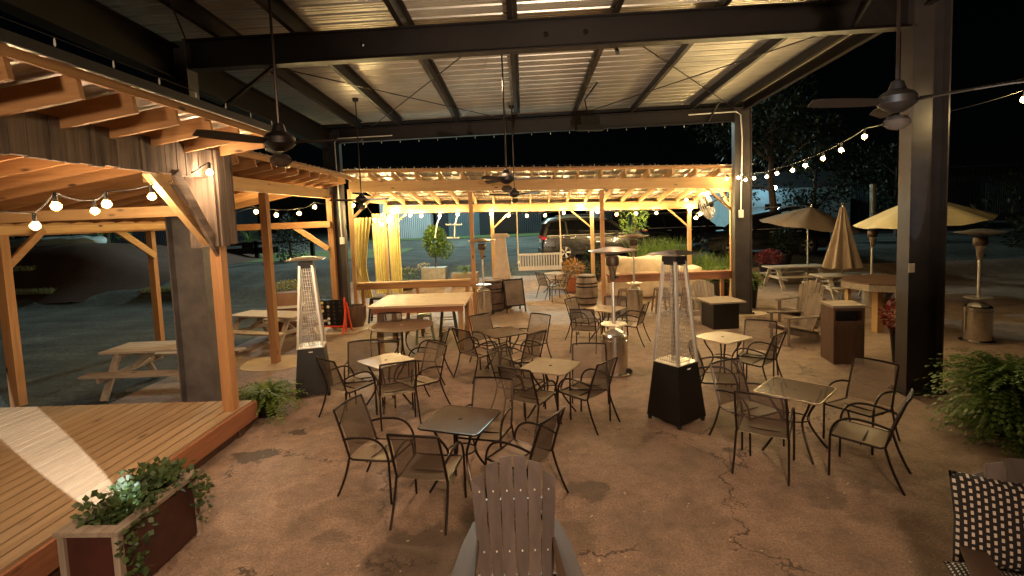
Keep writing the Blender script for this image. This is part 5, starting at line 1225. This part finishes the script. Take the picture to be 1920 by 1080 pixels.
# ---------------------------------------------------------------- buildings
def corr(name, c, metal=.2):
    m, t, b = nt(name); v = coord(t); w = N(t, 'ShaderNodeTexWave', Scale=1.9, Distortion=0.0); w.bands_direction = 'X'; t.links.new(v, w.inputs['Vector'])
    b.inputs['Base Color'].default_value = (*c, 1); b.inputs['Roughness'].default_value = .5; b.inputs['Metallic'].default_value = metal
    n = N(t, 'ShaderNodeTexNoise', Scale=.6, Detail=5.0); t.links.new(v, n.inputs['Vector'])
    t.links.new(mixc(t, .5, c, ramp(t, n.outputs[0], [(.3, tone(c, .5)), (.7, tone(c, 1.2))])), b.inputs['Base Color'])
    bump(t, b, w.outputs[1], 1.0, .05); return m
def shed(label, x0, x1, y0, y1, h, rise, mat, rmat, doors=(), name='metal_shed', cat='building', zb=None):
    zb = gz(0, y0) - .05 if zb is None else zb
    t = thing(name, label, cat, ((x0 + x1) / 2, (y0 + y1) / 2, zb)); m = MB(); ym = (y0 + y1) / 2
    m.box(x0, y0, zb, x1, y1, zb + h); obj('wall', m, mat, t)
    m = MB().add([(x0 - .3, y0 - .4, zb + h + .02), (x1 + .3, y0 - .4, zb + h + .02), (x0 - .3, ym, zb + h + rise), (x1 + .3, ym, zb + h + rise), (x0 - .3, y1 + .4, zb + h + .02), (x1 + .3, y1 + .4, zb + h + .02)], [(0, 1, 3, 2), (2, 3, 5, 4)])
    obj('roof', m, rmat, t, solid=.1)
    for a, b, z0, z1, nm, mm in doors: obj(nm, MB().box(a, y0 - .06, zb + z0, b, y0 - .003, zb + z1), mm, t)
    return t
WARE = corr('pale_corrugated', (.50, .56, .62)); DKW = corr('dark_corrugated', (.035, .04, .05)); MIDW = corr('blue_grey_siding', (.12, .17, .20))
shed('pale corrugated warehouse across the lot behind the knee brace', -12.2, -7.9, 44, 56, 4.3, .8, WARE, DKW, ((-12.0, -11.4, 0, 2.2, 'door', BLKPL),))
shed('long dark warehouse with shuttered bays next to the pale corrugated one', -7.6, 1.6, 45, 58, 4.0, .6, DKW, DKW, ((-6.5, -3.8, 0, 3.0, 'bay_door', MIDW), (-2.9, -.6, .2, 3.1, 'bay_door', BLKPL)))
shed('dark low building on the far left beyond the side shelter', -46, -30, 48, 58, 3.6, .7, DKW, DKW, ((-42, -39, 0, 2.6, 'door', MIDW),))
shed('big dark blue metal building behind the trees on the right', 22, 39, 39, 52, 4.0, .5, corr('night_blue_metal', (.05, .075, .09)), DKW, ((24.5, 27.0, .5, 2.6, 'bay_door', MIDW), (29, 33, .2, 3.0, 'bay_door', DKW), (34.0, 36.5, .4, 2.8, 'bay_door', MIDW)))
shed('small pale blue house glimpsed through the leaves behind the brown umbrella', 14.3, 20.5, 33, 40, 3.0, 1.2, plain('pale_blue_siding', (.32, .46, .52), .7, 0, .15, 2, .1), DKW, ((15.2, 16.2, .8, 2.0, 'window', CGLASS), (17.6, 18.5, 0, 2.1, 'door', WHITE)), 'small_house')
shed('small blue grey shed roof behind the parked suvs', 5.2, 8.6, 36, 40, 1.9, .9, MIDW, WARE, ((6.2, 7.2, 0, 1.8, 'door', BLKPL),))
t = thing('white_tarp', 'pale tarp heaped on top of the dark mulch bank at the left', 'tarp', (-21.5, 23.3, 0)); part('sheet', lump(MB(), (0, 0, 2.42), (2.2, .7, .26), 14, .6, 4), plain('pale_tarp', (.42, .52, .55), .6, 0, .2, 2, .3), t, True)
g = MB()
for cx, cy, wx in ((-13.6, 19.9, 1.4), (-19.6, 20.0, .9), (-21.5, 20.9, 1.2)):
    grassy(g, (cx, cy, bankz(cx, cy) + .01), wx, .25, 900, .22, .015)
o = obj('grass_tufts', g, leafm('dry_grass', (.16, .18, .08), (.30, .30, .15))); o['kind'] = 'stuff'; tag(o, 'pale dry grass tufts along the foot of the mulch bank', 'grass')
o_pole = tag(obj('utility_pole', MB().tube([PY(1636, 480, 26), PY(1637, 345, 26)], .14, 10), GALV), 'pale grey metal pole standing before the dark building on the right', 'pole')
# ---------------------------------------------------------------- trees
def tree(label, x, y, H, R, n, lm, seed, trunk_h=.35, l=.2, lean=0, zb=None):
    rr = random.Random(seed); t = thing('tree', label, 'tree', (x, y, gz(x, y) if zb is None else zb), 0, 'trees around the lot'); z0 = H * trunk_h
    m = MB().tube([(0, 0, -.1), (.1, 0, z0 * .5), (lean * .3, .1, z0), (lean * .7, 0, H * .65), (lean, 0, H * .85)], [.16 * H / 6, .13 * H / 6, .11 * H / 6, .06 * H / 6, .02], 8)
    cs = []
    for i in range(11):
        a = rr.uniform(0, 6.28); h = rr.uniform(z0 * .9, H * .92); r = R * rr.uniform(.35, 1) * (1 - .35 * abs(h / H - .6)); e = Vector((lean + r * cos(a), r * sin(a), h)); s = Vector((lean * .4, 0, max(z0 * .8, h - r * .8)))
        m.tube([s, s.lerp(e, .5) + Vector((0, 0, .15)), e], [.05 * H / 6, .035 * H / 6, .012], 6); cs.append(e); cs.append(s.lerp(e, .6))
    part('trunk', m, BARK, t); c = MB()
    for e in cs:
        k = rr.uniform(.25, .5) * R
        blob_leaves(c, e, (k, k, k * .7), n // len(cs), l, l * .5, shell=.5)
    part('crown', c, lm, t); return t
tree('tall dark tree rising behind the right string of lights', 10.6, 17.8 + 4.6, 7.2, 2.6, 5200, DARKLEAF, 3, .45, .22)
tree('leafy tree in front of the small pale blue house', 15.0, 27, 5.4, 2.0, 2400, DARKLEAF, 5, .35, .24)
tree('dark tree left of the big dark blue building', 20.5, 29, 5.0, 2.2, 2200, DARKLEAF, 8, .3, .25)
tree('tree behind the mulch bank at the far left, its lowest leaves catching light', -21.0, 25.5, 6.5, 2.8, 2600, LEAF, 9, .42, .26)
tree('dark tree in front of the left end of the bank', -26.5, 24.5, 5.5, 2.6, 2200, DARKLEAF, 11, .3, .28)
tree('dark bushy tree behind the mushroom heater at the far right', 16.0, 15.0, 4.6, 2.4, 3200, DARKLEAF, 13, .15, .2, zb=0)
# fallen leaves
m = MB(); rr = random.Random(4)
for _ in range(420):
    x, y = rr.uniform(-3.6, 7), rr.uniform(3.2, 14); m.leaf((x, y, .006 + rr.uniform(0, .008)), (rr.uniform(-1, 1), rr.uniform(-1, 1), rr.uniform(0, .3)), (0, 0, 1), rr.uniform(.015, .045), rr.uniform(.012, .03))
o = obj('fallen_leaves', m, leafm('dry_leaf', (.35, .26, .13), (.6, .5, .3))); o['kind'] = 'stuff'; tag(o, 'small dry leaves scattered over the patio floor', 'leaves')

t = thing('house_lamp', 'cold bluish lamp burning beside the small pale blue house', 'lamp', PY(1452, 352, 31.5))
part('bulb', MB().sph((0, 0, 0), .13, 10, 6), emis('cold_lamp', (.6, .9, 1.0), 120), t, True)
part('lamp_pole', MB().tube([(0, .05, -.14), (0, .1, -2.9)], .05, 8), WHITE, t)
